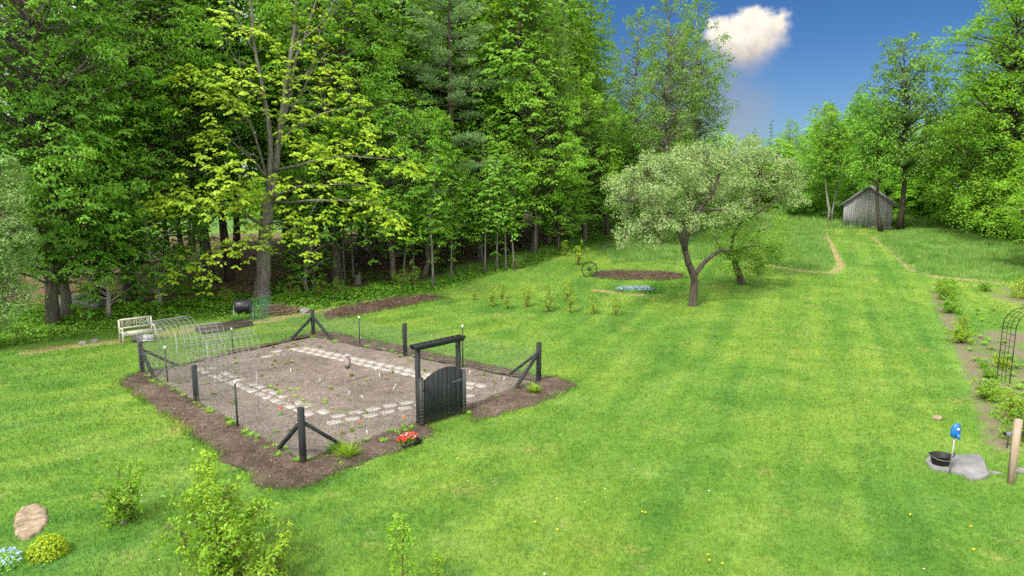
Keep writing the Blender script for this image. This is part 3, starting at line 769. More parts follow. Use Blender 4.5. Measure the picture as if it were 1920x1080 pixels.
for k, u, v, top, rz, wd, tint, label in [
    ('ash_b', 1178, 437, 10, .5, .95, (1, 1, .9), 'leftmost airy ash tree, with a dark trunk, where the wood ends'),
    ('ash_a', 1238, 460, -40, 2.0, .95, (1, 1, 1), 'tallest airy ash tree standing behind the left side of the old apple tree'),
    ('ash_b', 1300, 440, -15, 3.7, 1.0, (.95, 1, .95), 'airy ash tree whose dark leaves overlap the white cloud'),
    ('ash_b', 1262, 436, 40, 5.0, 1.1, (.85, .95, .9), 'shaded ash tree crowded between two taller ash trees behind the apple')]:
    tree_at(k, 'ash_tree', label, u, v, top, HT[k], rz=rz, group=GA, tint=tint, wide=wd)

# trunks and crowns deeper inside the wood
rng = np.random.default_rng(99); pts = []
for _ in range(6000):
    x = rng.uniform(-34, 7); d = rng.uniform(1.8, 27); y = float(edge_y(x)) + d
    if (x > 2 and d > 18) or x < -25: continue
    if all((x - a) ** 2 + (y - b) ** 2 > (1.75 + .035 * d) ** 2 for a, b, _ in pts): pts.append((x, y, d))
    if len(pts) >= 64: break
lab = {'wood_a': ('thick dark straight trunk under a high crown inside the shaded wood', 'thick-stemmed trees inside the wood'),
       'wood_b': ('medium dark straight trunk under a high crown inside the shaded wood', 'medium-stemmed trees inside the wood'),
       'wood_c': ('slim grey brown trunk under a small high crown inside the shaded wood', 'slim-stemmed trees inside the wood')}
for n_, (x, y, d) in enumerate(pts):
    k = ['wood_b', 'wood_a', 'wood_c', 'wood_c', 'wood_b'][n_ % 5]
    s = rng.uniform(.85, 1.1); b = rng.uniform(.55, 1.05); q = rng.uniform(.75, 1.02)
    plant(k, 'woodland_tree', lab[k][0], 'tree', ground(x, y) - Vector((0, 0, .05)), s, rng.uniform(0, 6.28), lab[k][1], (q, q, q), (b, b, b), (rng.normal(0, .02), rng.normal(0, .02)))
GP = 'thin pale stems at the front of the wood'
for u, v, s, tl in [(812, 541, .9, (.0, .02)), (846, 523, .7, (0, .05)), (909, 513, .75, (0, -.01)), (932, 508, .8, (0, .05)), (949, 507, .7, (0, .03)), (964, 506, .75, (0, .10)), (1004, 480, .8, (0, .02)), (755, 530, .7, (0, .12)), (776, 522, .8, (0, .02)), (647, 530, .8, (0, -.02)), (663, 522, .9, (0, .01)), (572, 515, .9, (0, .01)), (588, 540, .8, (0, -.05)), (552, 505, .9, (0, .01))]:
    b = at(u, v); plant('stem_tree', 'slender_tree', 'thin pale stem with few leaves at the sunlit front of the wood', 'tree', b, s, u * .7, GP, (1, 1, 1), (.58, .58, .58), (tl[0], tl[1]))

# the big sparse maple
B = at(492, 562)
def loc(b, u, v, dy=0.): return tuple(at_y(u, v, b.y + dy) - b)
L = lambda u, v, dy=0.: loc(B, u, v, dy)
rng = np.random.default_rng(5); tr = Geo(); lv = Leaves()
def limb(pts, ra, rb, n=7):
    pts = np.array(pts, float); tt = np.linspace(0, len(pts) - 1, (len(pts) - 1) * 4 + 1)
    q = np.stack([np.interp(tt, np.arange(len(pts)), pts[:, k]) for k in range(3)], 1); q[1:-1] = (q[:-2] + 2 * q[1:-1] + q[2:]) / 4
    q[1:-1] += rng.normal(0, .025, q[1:-1].shape)
    tr.tube(q, np.linspace(ra, rb, len(q)), n, True); return q
N = []
N.append(limb([L(491, 570), L(492, 556), L(493, 520), L(496, 470), L(500, 420), L(503, 375)], .43, .30, 12))
tr.tube([L(491, 574), L(491, 560), L(492, 545)], [.66, .52, .44], 12)
N.append(limb([L(506, 385), L(515, 330), L(522, 270), L(534, 180), L(548, 90, .3), L(556, -20, .5), L(562, -150, .6)], .22, .04))
N.append(limb([L(501, 385), L(505, 330, -.2), L(508, 260, -.4), L(496, 180, -.6), L(478, 90, -.7), L(468, -10, -.8), L(462, -120, -.8)], .17, .03))
N.append(limb([L(516, 330), L(528, 240, .6), L(548, 150, .9), L(560, 60, 1.2), L(585, -60, 1.5)], .12, .03))
for pts, ra in [([L(505, 350), L(470, 225, -1), L(440, 205, -1.6), L(400, 165, -2)], .08), ([L(505, 340), L(475, 300, -1), L(440, 270, -2), L(415, 245, -2.4)], .08), ([L(500, 430), L(460, 400, -1.4), L(420, 380, -2.6), L(330, 370, -3.2)], .10),
               ([L(520, 270), L(560, 235, -1), L(610, 210, -1.6), L(680, 195, -2)], .08), ([L(512, 320), L(560, 310, -1.5), L(640, 290, -2.4), L(735, 300, -3)], .10), ([L(503, 375), L(560, 350, -1.5), L(640, 345, -2.6), L(700, 350, -3)], .09),
               ([L(500, 420), L(545, 415, -1.5), L(560, 440, -2.2), L(560, 465, -2.4)], .06), ([L(498, 460), L(460, 450, -1.2), L(400, 470, -2.4), L(345, 490, -3)], .06), ([L(535, 180), L(580, 130, -.6), L(615, 100, -1)], .06), ([L(500, 190, -.6), L(450, 130, -1.2), L(420, 60, -1.5)], .05),
               ([L(478, 100, -.7), L(440, 20, -1), L(410, -40, -1)], .05), ([L(548, 90), L(610, 40, -.3), L(640, -20, -.5)], .05), ([L(500, 330), L(470, 228, .4), L(440, 230, .3), L(430, 218, .2)], .05), ([L(497, 300), L(455, 285, -.5), L(440, 240, -.6)], .045), ([L(550, 120), L(590, 20, .3), L(600, -60, .3)], .06), ([L(520, 250), L(575, 160, .5), L(600, 60, .8)], .05),
               ([L(505, 380), L(600, 375, -2), L(680, 375, -3), L(745, 400, -3.4)], .07)]:
    N.append(limb(pts, ra, .015, 5))
NN = np.concatenate(N)
for k in range(120):   # bare twigs in the upper crown
    a = NN[rng.integers(len(NN))]
    if a[2] < 8: continue
    d = rng.normal(0, 1, 3) * (1, 1, .4) + np.array((0, 0, .7)); d /= np.linalg.norm(d)
    tr.tube(curve(a, a + d * rng.uniform(.8, 2.4), 0, .05, 4, rng), np.linspace(.018, .005, 4), 4, False)
for u, v, dy, R in [(u_, v_, dy_ - (1.6 if u_ < 470 else .3), R_ * (1.05 if u_ < 470 else .95)) for u_, v_, dy_, R_ in [(345, 128, -2, 1.1), (395, 125, -2, 1.0), (375, 175, -2, 1.1), (430, 150, -1.7, 1.0), (462, 120, -1.3, .9), (410, 185, -2.0, .9), (455, 190, -1.5, .8), (378, 235, -2.4, 1.0), (405, 262, -2.4, 1.1), (425, 290, -2.4, 1.0), (372, 300, -2.8, 1.1), (395, 325, -2.8, .9),
                    (310, 365, -3.2, 1.1), (350, 352, -3.2, 1.1), (395, 365, -2.8, 1.1), (440, 350, -2.2, 1.1), (480, 345, -1.8, 1.1), (520, 330, -1.8, 1.1), (555, 335, -1.8, 1.1), (430, 385, -2.2, .9), (470, 378, -1.8, .9), (335, 388, -3.1, .8),
                    (515, 100, -.8, .8), (535, 120, -1, .9), (600, 60, -.6, .8), (612, 20, -.6, .9), (580, 95, -1, .9), (612, 125, -1, 1.0), (600, 165, -1.3, .9), (645, 145, -1.4, .9), (548, 150, -1.2, .9), (575, 190, -1.5, 1.0), (625, 215, -1.8, 1.1), (665, 185, -2, .9), (680, 225, -2, 1.0), (560, 245, -1.4, 1.0), (600, 262, -1.9, 1.1), (640, 255, -2.1, 1.0),
                    (690, 265, -2.4, 1.1), (730, 285, -2.8, 1.1), (765, 303, -3, 1.0), (660, 300, -2.4, 1.2), (615, 300, -2, 1.1), (575, 290, -1.8, 1.0), (700, 325, -2.9, 1.0), (640, 340, -2.5, 1.0), (690, 368, -3, 1.0), (725, 395, -3.3, 1.0), (755, 412, -3.4, .8), (600, 350, -2.2, 1.0), (655, 385, -2.7, .8),
                    (545, 395, -2, .9), (580, 405, -2.2, .9), (535, 425, -2.2, .9), (560, 450, -2.4, .9), (470, 430, -1.8, .9), (440, 445, -2, .9), (455, 470, -2.2, .8), (400, 478, -2.4, .9), (360, 490, -2.8, .9), (330, 498, -3, .8), (375, 512, -2.8, .7), (500, 450, -1.8, .7), (440, 60, -1.4, .8), (470, 40, -1, .8), (420, 20, -1.4, .8), (560, 10, .2, .8), (640, -10, -.5, 1.0), (510, 60, -.6, .8), (590, 130, -.8, .9), (535, 200, -1.2, .8), (470, 160, -1, .8)]]:
    c = np.array(L(u, v, dy)); a = NN[np.argmin(((NN - c) ** 2).sum(1) + rng.uniform(0, .6, len(NN)))]
    ln = np.linalg.norm(c - a); tr.tube(curve(a, c, .06 * ln, .04, 5, rng), np.linspace(.012 + .01 * ln, .008, 5), 4, False)
    out = c * (1, 1, 0)
    for q in range(2 if rng.uniform() < .6 else 1): lv.pad(c + rng.normal(0, .3, 3) * (1, 1, .4) - np.array((0, 0, .3 * q)), out + rng.normal(0, .5, 3), R * rng.uniform(.65, .9), int(115 * R * R), .165, rng, .5 + rng.normal(0, .13), .15, None, .45)
PROTO['big_maple'] = (tr.mesh('trunk', MAT['bark'], True), lv.mesh('crown', MAT['yellowmaple']))
plant('big_maple', 'maple_tree', 'large sparse maple with yellow green sprays, bare grey twigs and a forked trunk', 'tree', B, group=GE, bark=(1.15, 1.2, 1.25))

# the two old apple trees on the lawn
B = at(1299, 573); L1 = B
L = lambda u, v, dy=0.: loc(L1, u, v, dy)
paths = [([L(1299, 578), L(1300, 555), L(1303, 525), L(1296, 505), L(1289, 490)], .22, .15), ([L(1299, 580), L(1299, 566)], .30, .22),
         ([L(1292, 497), L(1283, 465), L(1276, 440), L(1262, 415), L(1240, 385, .3), L(1205, 345, .6)], .16, .04), ([L(1284, 470), L(1290, 430, -.5), L(1310, 395, -.7), L(1338, 362, -.9), L(1350, 320, -1), L(1362, 306, -1)], .13, .05),
         ([L(1301, 520), L(1318, 494), L(1335, 480), L(1352, 468), L(1366, 470, -.3)], .12, .07), ([L(1276, 440), L(1290, 380, .8), L(1290, 320, 1.2), L(1280, 285, 1.5)], .10, .03), ([L(1262, 415), L(1220, 415, -1), L(1180, 430, -1.4), L(1165, 450, -1.6)], .07, .02), ([L(1310, 395, -.7), L(1375, 392, -.9), L(1400, 375, -1)], .06, .02), ([L(1240, 385), L(1190, 380, -1), L(1155, 370, -1.3)], .05, .02)]
def bl(u, v, dy, rx, ry, rz, n): return (L(u, v, dy), (rx, ry, rz), n)
blobs = [bl(1245, 345, 0, 2.1, 2.3, 1.5, 70), bl(1195, 365, -.4, 1.3, 1.7, 1.3, 34), bl(1290, 315, .3, 2.2, 2.2, 1.2, 56), bl(1345, 330, 0, 1.5, 2.0, 1.3, 36), bl(1330, 290, .4, 1.8, 1.8, .7, 26), bl(1270, 400, -.5, 1.6, 1.8, .9, 30), bl(1195, 425, -.8, 1.0, 1.2, .8, 14), bl(1340, 390, -.6, 1.2, 1.4, .8, 18), bl(1166, 345, 0, .7, 1.2, .8, 12), bl(1215, 455, -1, .6, .7, .5, 9), bl(1178, 440, -.8, .9, 1.0, .7, 14), bl(1230, 430, -1, .8, 1.0, .6, 10)]
proto('apple_left', limbed(41, paths, [(p_, r_, int(n_ * .66)) for p_, r_, n_ in blobs], .115, 115, .5, cr=.5), 'apple', 'bark')
plant('apple_left', 'apple_tree', 'nearer old spreading apple tree with grey green leaves and a forked trunk', 'tree', B, group='old apple trees on the lawn', bark=(.55, .53, .5))
B = at(1391, 533); L1 = B
paths = [([L(1392, 538), L(1388, 520), L(1380, 500), L(1376, 480)], .21, .15), ([L(1392, 539), L(1391, 530)], .28, .22), ([L(1377, 485), L(1370, 455), L(1385, 420), L(1410, 385), L(1425, 345)], .13, .04), ([L(1385, 420), L(1420, 400, -.5), L(1440, 385, -.8), L(1450, 375, -.8)], .07, .02),
         ([L(1376, 482), L(1350, 470, -.4), L(1340, 440, -.6)], .07, .02), ([L(1380, 470), L(1410, 460, -.8), L(1450, 465, -1.2)], .06, .02), ([L(1410, 385), L(1450, 350, .5), L(1480, 335, .8)], .07, .02), ([L(1420, 435, -.8), L(1438, 428, -.9), L(1452, 422, -1)], .045, .015)]
blobs = [bl(1415, 320, .2, 2.2, 2.0, 1.2, 56), bl(1465, 345, 0, 1.3, 1.6, 1.2, 34), bl(1395, 285, .3, 1.6, 1.6, .8, 24), bl(1430, 385, 0, 1.6, 1.7, .9, 26), bl(1488, 370, 0, .7, 1.0, .8, 12), bl(1370, 375, .3, 1.2, 1.4, 1.0, 18)]
proto('apple_right', limbed(42, paths, [(p_, r_, int(n_ * .66)) for p_, r_, n_ in blobs], .115, 115, .5, cr=.5), 'apple', 'barkdark')
t_ = plant('apple_right', 'apple_tree', 'second old apple tree, farther one with a dark trunk leaning left', 'tree', B, group='old apple trees on the lawn')
lw = Leaves(); rg = np.random.default_rng(77)
for u, v, dy, n in [(1365, 430, -.6, 10), (1400, 445, -.8, 14), (1380, 470, -.8, 12), (1430, 460, -1, 14), (1440, 490, -1.1, 9), (1345, 465, -.5, 7), (1458, 475, -1.2, 8), (1408, 495, -1, 7), (1470, 440, -1, 6), (1360, 490, -.8, 4)]:
    for k in range(n): lw.ball(np.array(L(u, v, dy)) + rg.normal(0, .45, 3), .42, 75, .12, rg, .45 + rg.normal(0, .15), .8, .5)
lw.build('lower_shoots', MAT['shrub'], t_).color = (.85, .95, 1.3, 1)

# left edge: silvery tree close to the camera side of the wood
rng = np.random.default_rng(61); B = at(-60, 655); L1 = B
paths = [([L(-60, 660), L(-62, 600), L(-55, 540), L(-40, 470)], .2, .1), ([L(-55, 540), L(-30, 450), L(0, 400, -.3)], .08, .03), ([L(-58, 580), L(-10, 560, -.5), L(20, 560, -.6)], .06, .02), ([L(-40, 470), L(-40, 380), L(-20, 320)], .08, .03)]
blobs = [bl(-40, 420, 0, 1.9, 1.9, 2.0, 60), bl(0, 480, -.3, .9, 1.2, 1.2, 26), bl(0, 560, -.4, .9, 1.0, .8, 22), bl(-20, 330, 0, 1.0, 1.2, 1.1, 24), bl(15, 440, -.2, .7, .9, .7, 14), bl(-30, 600, 0, 1.0, 1.0, .6, 16)]
proto('silver_tree', limbed(43, paths, blobs, .13, 120, .45, cr=.5), 'apple', 'bark')
plant('silver_tree', 'crabapple_tree', 'pale silvery green small tree cut by the left edge of the picture', 'tree', B, tint=(.85, 1.0, .8))

# trees round the shed and along the right side
GR = 'leafy trees round the field'
tree_at('field_tree', 'field_tree', 'solitary tall tree with a straight dark trunk right beside the grey shed', 1688, 433, 68, 16, rz=0, group=GR, tilt=(0, -.09), tint=(.85, .92, .95))
tree_at('leaning_tree', 'leaning_tree', 'dark slightly leaning tree standing in front of the shed wall', 1652, 434, 170, 11.5, rz=0, group=GR, tilt=(0, -.15), tint=(.85, .95, 1))
tree_at('birch', 'birch_tree', 'thin tree with a pale trunk left of the grey shed', 1553, 418, 190, 10.5, rz=1.0, group=GR, bark=(1.1, 1.1, 1.1))
tree_at('birch', 'birch_tree', 'second pale stem leaning beside the thin pale trunk left of the shed', 1559, 417, 230, 10.5, rz=3.3, group=GR, tilt=(0, .05), tint=(.95, 1, 1))
tree_at('birch', 'slim_tree', 'slim dark-stemmed tree close behind the left eave of the shed', 1581, 412, 175, 10.5, rz=4.0, group=GR, bark=(.5, .5, .5), tint=(.85, .95, 1))
def far(u, y, top, key, rz, tint, label, wide=1., name='leafy_tree'):
    x = at_y(u, 400, y).x; b = ground(x, y); s = height_to(b, top) / HT[key]
    wide *= 1.35 if name == 'leafy_tree' else 1
    return plant(key, name, label, 'tree', b, (s * wide, s * wide, s), rz, GR, (tint[0] * .95, tint[1] * 1.02, tint[2]))
for a in [
    (1352, 63, 300, 'bushy_b', 0, (.9, .95, .9), 'rounded tree showing between the two old apple crowns'),
    (1400, 76, 285, 'bushy_b', 1, (1.3, 1.15, .9), 'yellow-green bushy tree above the farther apple tree'),
    (1455, 74, 255, 'bushy_a', 2, (1.35, 1.2, 1.0), 'pale lime bushy tree to the right of the small spruces'),
    (1478, 80, 222, 'ash_b', 3, (1.25, 1.25, 1.2), 'feathery-topped tree between the small spruces and the shed'),
    (1545, 78, 195, 'ash_b', 4, (1.05, 1.1, 1), 'tall leafy tree behind the pale birch stems'),
    (1500, 68, 290, 'bushy_b', 5, (.9, 1, 1), 'low bushy tree at the field end left of the birches'),
    (1600, 76, 215, 'bushy_a', .5, (.95, 1.0, 1), 'broad bushy tree directly behind the grey shed'),
    (1640, 80, 185, 'ash_a', 1.5, (.95, 1.05, 1), 'tall tree rising behind the shed ridge'),
    (1665, 70, 290, 'bushy_b', 2.5, (1.25, 1.25, 1.0), 'lime green bushy tree right behind the shed eave'),
    (1725, 70, 270, 'bushy_a', 3.5, (1.1, 1.15, 1.0), 'bushy tree to the right of the solitary straight trunk'),
    (1775, 66, 215, 'bushy_a', 4.5, (1.35, 1.25, .9), 'yellow-green tree in the gap left of the tall right-hand trees'),
    (1510, 84, 235, 'bushy_a', 2.2, (1.2, 1.2, 1.0), 'full leafy tree set far back left of the birches'),
    (1590, 64, 330, 'bushy_b', 5.5, (1.1, 1.15, 1), 'low bright tree hanging beside the left shed wall'),
    (1835, 60, 150, 'bushy_a', .8, (1.1, 1.12, .9), 'broad sunlit tree at the meadow edge on the right'),
    (1440, 92, 300, 'bushy_a', 1.8, (1.0, 1.05, .9), 'distant bushy tree low behind the farther apple tree'),
    (1300, 74, 250, 'bushy_a', 2.9, (.8, .9, .85), 'dark bushy tree behind the airy ash trees'),
    (1210, 70, 240, 'bushy_a', .3, (.85, .95, .85), 'green bushy tree filling the gap under the leftmost airy ash'),
    (1150, 68, 190, 'bushy_a', 5.3, (.8, .9, .8), 'bushy tree behind the right hand end of the wood')]:
    far(*a)
far(1406, 120, 243, 'spruce', 0, (.8, .9, 1), 'smaller distant spruce top seen over the apple tree', name='spruce_tree')
far(1436, 115, 228, 'spruce', 1, (.8, .9, 1), 'taller distant spruce top seen over the apple tree', name='spruce_tree')
tree_at('leafy_tall', 'maple_tree', 'big sunlit tree with a dark trunk at the right edge of the meadow', 1866, 447, None, scale=.85, rz=.7, wide=1.2, group=GR, tint=(.98, .98, .85), bark=(.7, .7, .7))
tree_at('leafy_tall', 'maple_tree', 'tall tree cut by the right edge of the picture behind the meadow', 1935, 452, None, scale=.9, rz=3.0, wide=1.3, group=GR, tint=(.92, .95, .85), bark=(.7, .7, .7))
tree_at('ash_a', 'ash_tree', 'loose olive-topped tree rising at the upper right corner', 1880, 430, -120, 21, rz=3.0, group=GR, tint=(1.1, 1.05, .8), wide=1.15)
tree_at('maple_small', 'maple_tree', 'nearer bright yellow-green maple cut by the right edge above the tall grass', 1985, 520, None, scale=.78, rz=1.3, group=GR, tint=(1.2, 1.15, .9), bark=(.8, .8, .8))
# far trees that close the view behind the wood and the field
def mass(name, label, n, box_, rngs, key):
    tr, lv = Geo(), Leaves(); r = np.random.default_rng(rngs)
    for k in range(n):
        x = r.uniform(box_[0], box_[1]); y = r.uniform(box_[2], box_[3]); z = float(zt(x, y)); Hh = r.uniform(3.5, 7) if x < -20 else r.uniform(6, 13)
        for q in range(16): lv.ball((x + r.normal(0, 1.8), y + r.normal(0, 1.8), z + Hh * r.uniform(.12, 1)), 1.7, 60, .5, r, .5 + r.normal(0, .15), .7)
    return tag(lv.build(name, MAT['maple']), label, 'trees', kind='stuff')
mass('distant_wood', 'distant sunlit trees closing the view', 60, (-110, -20, 95, 120), 3, None)
mass('distant_wood', 'distant trees behind the field', 60, (-10, 110, 96, 125), 4, None)

# bushes and ground cover along the border of the wood
g = Leaves(); r = np.random.default_rng(8)
x, y = scatter_poly(BORDER, 42000, r); d = pdist(BORDER, x, y)
hgt = np.clip(d * .8, .05, 1) * (.12 + .75 * np.clip(fbm(x * .8, y * .8, 51, 3) - .25, 0, 1))
n = len(x); z = zt(x, y) + hgt * r.uniform(.25, 1, n) ** .6
nr = np.stack([r.normal(0, .5, n), r.normal(0, .5, n), np.ones(n)], 1)
g.put(np.stack([x, y, z], 1), nr, r.normal(0, 1, (n, 3)), r.uniform(.09, .2, n), r.uniform(.07, .13, n), .45 + .5 * (fbm(x * .5, y * .5, 60, 3) - .5) + r.normal(0, .2, n))
n = 24000; x = r.uniform(-30, 8, n); y = edge_y(x) + r.exponential(3.2, n) - .8; z = zt(x, y) + r.uniform(.02, .35, n) * fbm(x * .6, y * .6, 4, 2)
k = fbm(x * .45, y * .45, 77, 3) > .5; n = int(k.sum())
g.put(np.stack([x, y, z], 1)[k], np.stack([r.normal(0, .5, n), r.normal(0, .5, n), np.ones(n)], 1), r.normal(0, 1, (n, 3)), r.uniform(.1, .2, n), .1, .35 + r.normal(0, .2, n))
tag(g.build('ground_cover', MAT['cover']), 'dark green leafy ground cover along the wood edge', 'ground cover', kind='stuff')
# ------------------------------------------------------------------ kitchen garden: fence, gate, paths
O = Vector((0, 0, 0))
PX = 1.0
def fence():
    c = Vector((*GARDEN.mean(0), 0))
    t = thing('garden_fence', 'low wire fence on black posts with braced corners round the bare garden', 'fence', c)
    P = {k: Vector((v.x, v.y, v.z)) for k, v in POST.items()}
    gL = at(789, 801); gR = at(868, 776)
    H = dict(near=1.34, right=1.30, far=1.12, left=1.12)
    def post(p, h, w=.115, name='wood_post'):
        g = Geo(); g.box((0, 0, h / 2 - .1), (w, w, h + .2), Matrix.Rotation(math.atan2(P['right'].y - P['near'].y, P['right'].x - P['near'].x), 3, 'Z'), .5)
        return g.build(name, MAT['blackwood'], t, loc=p - c)
    def brace(par, p, q, h):
        d = (q - p); d.z = 0; d.normalize(); g = Geo(); g.bar(d * .04 + Vector((0, 0, h)), d * 1.28 + Vector((0, 0, -.05)), .08, .08, .45)
        g.build('brace', MAT['blackwood'], par)
    for k, (a, b) in dict(near=('left', 'right'), right=('near', 'far'), far=('left', 'right'), left=('near', 'far')).items():
        o = post(P[k], H[k]); brace(o, P[k], P[a], H[k] * .74); brace(o, P[k], P[b], H[k] * .74)
    m1 = at(369, 757); post(m1, 1.12); m2 = at(760, 671); post(m2, 1.25)
    for u, v, h in [(315, 722, 1.15), (446, 803, 1.18), (675, 650, 1.08), (437, 662, .85), (868, 694, 1.45)]:
        p = at(u, v); g = Geo(); g.box((0, 0, h / 2 - .1), (.045, .012, h + .2)); g.box((.0, .02, h / 2 - .1), (.012, .03, h + .2))
        o = g.build('steel_post', MAT['dpost'], t, loc=p - c)
        g = Geo(); g.box((0, .008, h + .045), (.052, .056, .09)); g.build('post_cap', MAT['white'], o)
    # netting of every side: upright and level wires
    runs = [(P['left'], m1), (m1, P['near']), (P['near'], gL), (gR, P['right']), (P['right'], m2), (m2, P['far']), (P['far'], P['left'])]
    for a, b in runs:
        g = Geo(); d = b - a; Ln = d.length; n = int(Ln / .085); dn = d.normalized(); side = Vector((-dn.y, dn.x, 0)); r = .0028
        def w(p, q, s):
            p = np.array(p - c); q = np.array(q - c); s = np.array(s); u = np.cross(unit((q - p)[None])[0], s); e = np.array([s, -s * .5 + u * .87, -s * .5 - u * .87]) * r
            v = np.concatenate([p + e, q + e]); g.bulk(v, [(0, 1, 4, 3), (1, 2, 5, 4), (2, 0, 3, 5)])
        for k in range(n + 1):
            p = a + d * (k / n); w(p + Vector((0, 0, .01)), p + Vector((0, 0, 1.05)), side)
        for k in range(13):
            z = .04 + 1.0 * (k / 12); w(a + Vector((0, 0, z)), b + Vector((0, 0, z)), side)
        g.build('wire_netting', MAT['wire'], t)
    for k in (2, 4, 7):   # three taller thin rods along the left side
        pass
    return gL, gR
gL, gR = fence()

def gate():
    d = gR - gL; W = d.length; rz = math.atan2(d.y, d.x)
    t = thing('garden_gate', 'black wooden garden gate with an arched top under a tall open timber frame', 'gate', gL, rz)
    # local x runs from the left to the right post, y points into the garden
    for x, y, h, nm in [(.02, .10, 2.12, 'frame_post'), (W - .06, .10, 2.12, 'frame_post')]:
        g = Geo(); g.box((x, y, h / 2 - .1), (.1, .1, h + .2), None, .5); g.build(nm, MAT['blackwood'], t)
    for x, h in [(.0, 1.32), (W - .0, 1.25)]:
        g = Geo(); g.box((x, -.02, h / 2 - .1), (.115, .115, h + .2), None, .55); o = g.build('gate_post', MAT['blackwood'], t)
        g = Geo()
        for k in range(15): g.box((x, -.081, .05 + k * .088), (.118, .004, .005))
        for k in (-.045, 0, .045): g.box((x + k, -.0805, .65), (.005, .004, 1.25))
        g.build('wire_wrap', MAT['steel'], o)
    for y in (.01, .19):   # twin top beams with bevelled ends
        g = Geo(); x0, x1 = -.15, W + .12; zz = 2.04
        v = [(x0, y - .022, zz + .13), (x0, y + .022, zz + .13), (x0 + .07, y - .022, zz), (x0 + .07, y + .022, zz), (x1 - .07, y - .022, zz), (x1 - .07, y + .022, zz), (x1, y - .022, zz + .13), (x1, y + .022, zz + .13), (x0, y - .022, zz + .09), (x0, y + .022, zz + .09), (x1, y - .022, zz + .09), (x1, y + .022, zz + .09)]
        g.add(v, [(0, 8, 2, 4, 10, 6), (1, 7, 11, 5, 3, 9), (0, 6, 7, 1), (8, 9, 3, 2), (2, 3, 5, 4), (4, 5, 11, 10), (10, 11, 7, 6), (0, 1, 9, 8)])
        g.build('top_beam', MAT['blackwood'], t)
    for k in range(9):
        g = Geo(); x = -.06 + (W + .1) * k / 8; g.box((x, .10, 2.155), (.028, .135, .022), None, .6); g.build('top_slat', MAT['blackwood'], t)
    # boarded leaf: eight boards, arched head rising towards the hinge side
    g = Geo(); n = 8; x0, x1 = .09, W - .10
    top = lambda s: 1.12 + .30 * math.sin(PI * (.10 + .72 * s)) ** .9 + .04 * s
    for k in range(n):
        a = x0 + (x1 - x0) * k / n + .004; b = x0 + (x1 - x0) * (k + 1) / n - .004; sa, sb = k / n, (k + 1) / n
        m_ = 4; ys = (-.055, -.02); pts = [(a, .06)] + [(b, .06)] + [(b + (a - b) * q / m_, top(sb + (sa - sb) * q / m_)) for q in range(m_ + 1)]
        v = [(x, ys[0], z) for x, z in pts] + [(x, ys[1], z) for x, z in pts]; N_ = len(pts)
        g.add(v, [tuple(range(N_)), tuple(range(2 * N_ - 1, N_ - 1, -1))] + [(i, i + N_, (i + 1) % N_ + N_, (i + 1) % N_) for i in range(N_)], .35 + .4 * random.random())
    o = g.build('gate_panel', MAT['blackwood'], t)
    for z in (.3, 1.0):
        g = Geo(); g.box(((x0 + x1) / 2, -.002, z), (x1 - x0, .03, .09), None, .4); g.build('rail', MAT['blackwood'], o)
    g = Geo(); g.add([(x1 - .32, -.062, .985), (x1 + .02, -.062, .95), (x1 + .02, -.062, 1.03), (x1 - .32, -.062, 1.0)] + [(x1 - .32, -.056, .985), (x1 + .02, -.056, .95), (x1 + .02, -.056, 1.03), (x1 - .32, -.056, 1.0)], [(0, 1, 2, 3), (7, 6, 5, 4), (0, 4, 5, 1), (1, 5, 6, 2), (2, 6, 7, 3), (3, 7, 4, 0)])
    g.build('hinge', MAT['grey'], o)
    g = Geo(); g.box((x0 + .01, -.075, 1.0), (.12, .03, .05)); g.lathe([(.0, 0), (.02, 0), (.02, .05), (0, .05)], 8, (x0 + .05, -.09, 1.0), rot=Matrix.Rotation(PI / 2, 3, 'X')); g.build('latch', MAT['iron'], o)
gate()

def slab_mesh(seed, sx=.36, sy=.25, h=.05):
    r = random.Random(seed); g = Geo(); b = .012
    c = [(-sx / 2, -sy / 2), (sx / 2, -sy / 2), (sx / 2, sy / 2), (-sx / 2, sy / 2)]; c = [(x + r.uniform(-.01, .01), y + r.uniform(-.01, .01)) for x, y in c]
    v = [(x, y, -.06) for x, y in c] + [(x, y, h - b) for x, y in c] + [(x * (1 - 2 * b / sx), y * (1 - 2 * b / sy), h) for x, y in c]
    g.add(v, [(0, 1, 5, 4), (1, 2, 6, 5), (2, 3, 7, 6), (3, 0, 4, 7), (4, 5, 9, 8), (5, 6, 10, 9), (6, 7, 11, 10), (7, 4, 8, 11), (8, 9, 10, 11)])
    return g.mesh('stepping_stone', MAT['stone'])
SLABS = [slab_mesh(k) for k in range(5)]
def pavers(p, q, label, group, drop=0., seed=0, sink=0., pitch=.43, gap=.36):
    r = random.Random(seed); a = at(*p); b = at(*q); d = b - a; L = Vector((d.x, d.y, 0)).length; dn = d / L; sd = Vector((-dn.y, dn.x, 0)); rz = math.atan2(dn.y, dn.x)
    n = int(L / pitch)
    for k in range(n + 1):
        for lane in (0, 1):
            if r.random() < drop: continue
            pos = a + dn * (k * pitch + (.5 * pitch if lane else 0)) + sd * ((lane - .5) * gap)
            o = bpy.data.objects.new('stepping_stone', SLABS[r.randrange(5)]); COL.objects.link(o)
            o.location = (pos.x, pos.y, float(zt(pos.x, pos.y)) + .055 - sink * r.random()); o.rotation_euler = (r.gauss(0, .02), r.gauss(0, .02), rz + r.gauss(0, .06))
            tag(o, label, 'paving stone', group)
pavers((560, 657), (905, 733), 'pale square stepping stone in the clean row along the far garden fence', 'stepping stones along the far fence', 0, 1)
pavers((622, 793), (880, 742), 'pale square stepping stone in the short staggered row just inside the gate', 'stepping stones inside the gate', .04, 2, .02, .5, .42)
pavers((385, 695), (600, 782), 'half buried stepping stone in the worn row on the bench side', 'worn stepping stones on the bench side', .12, 3, .05)
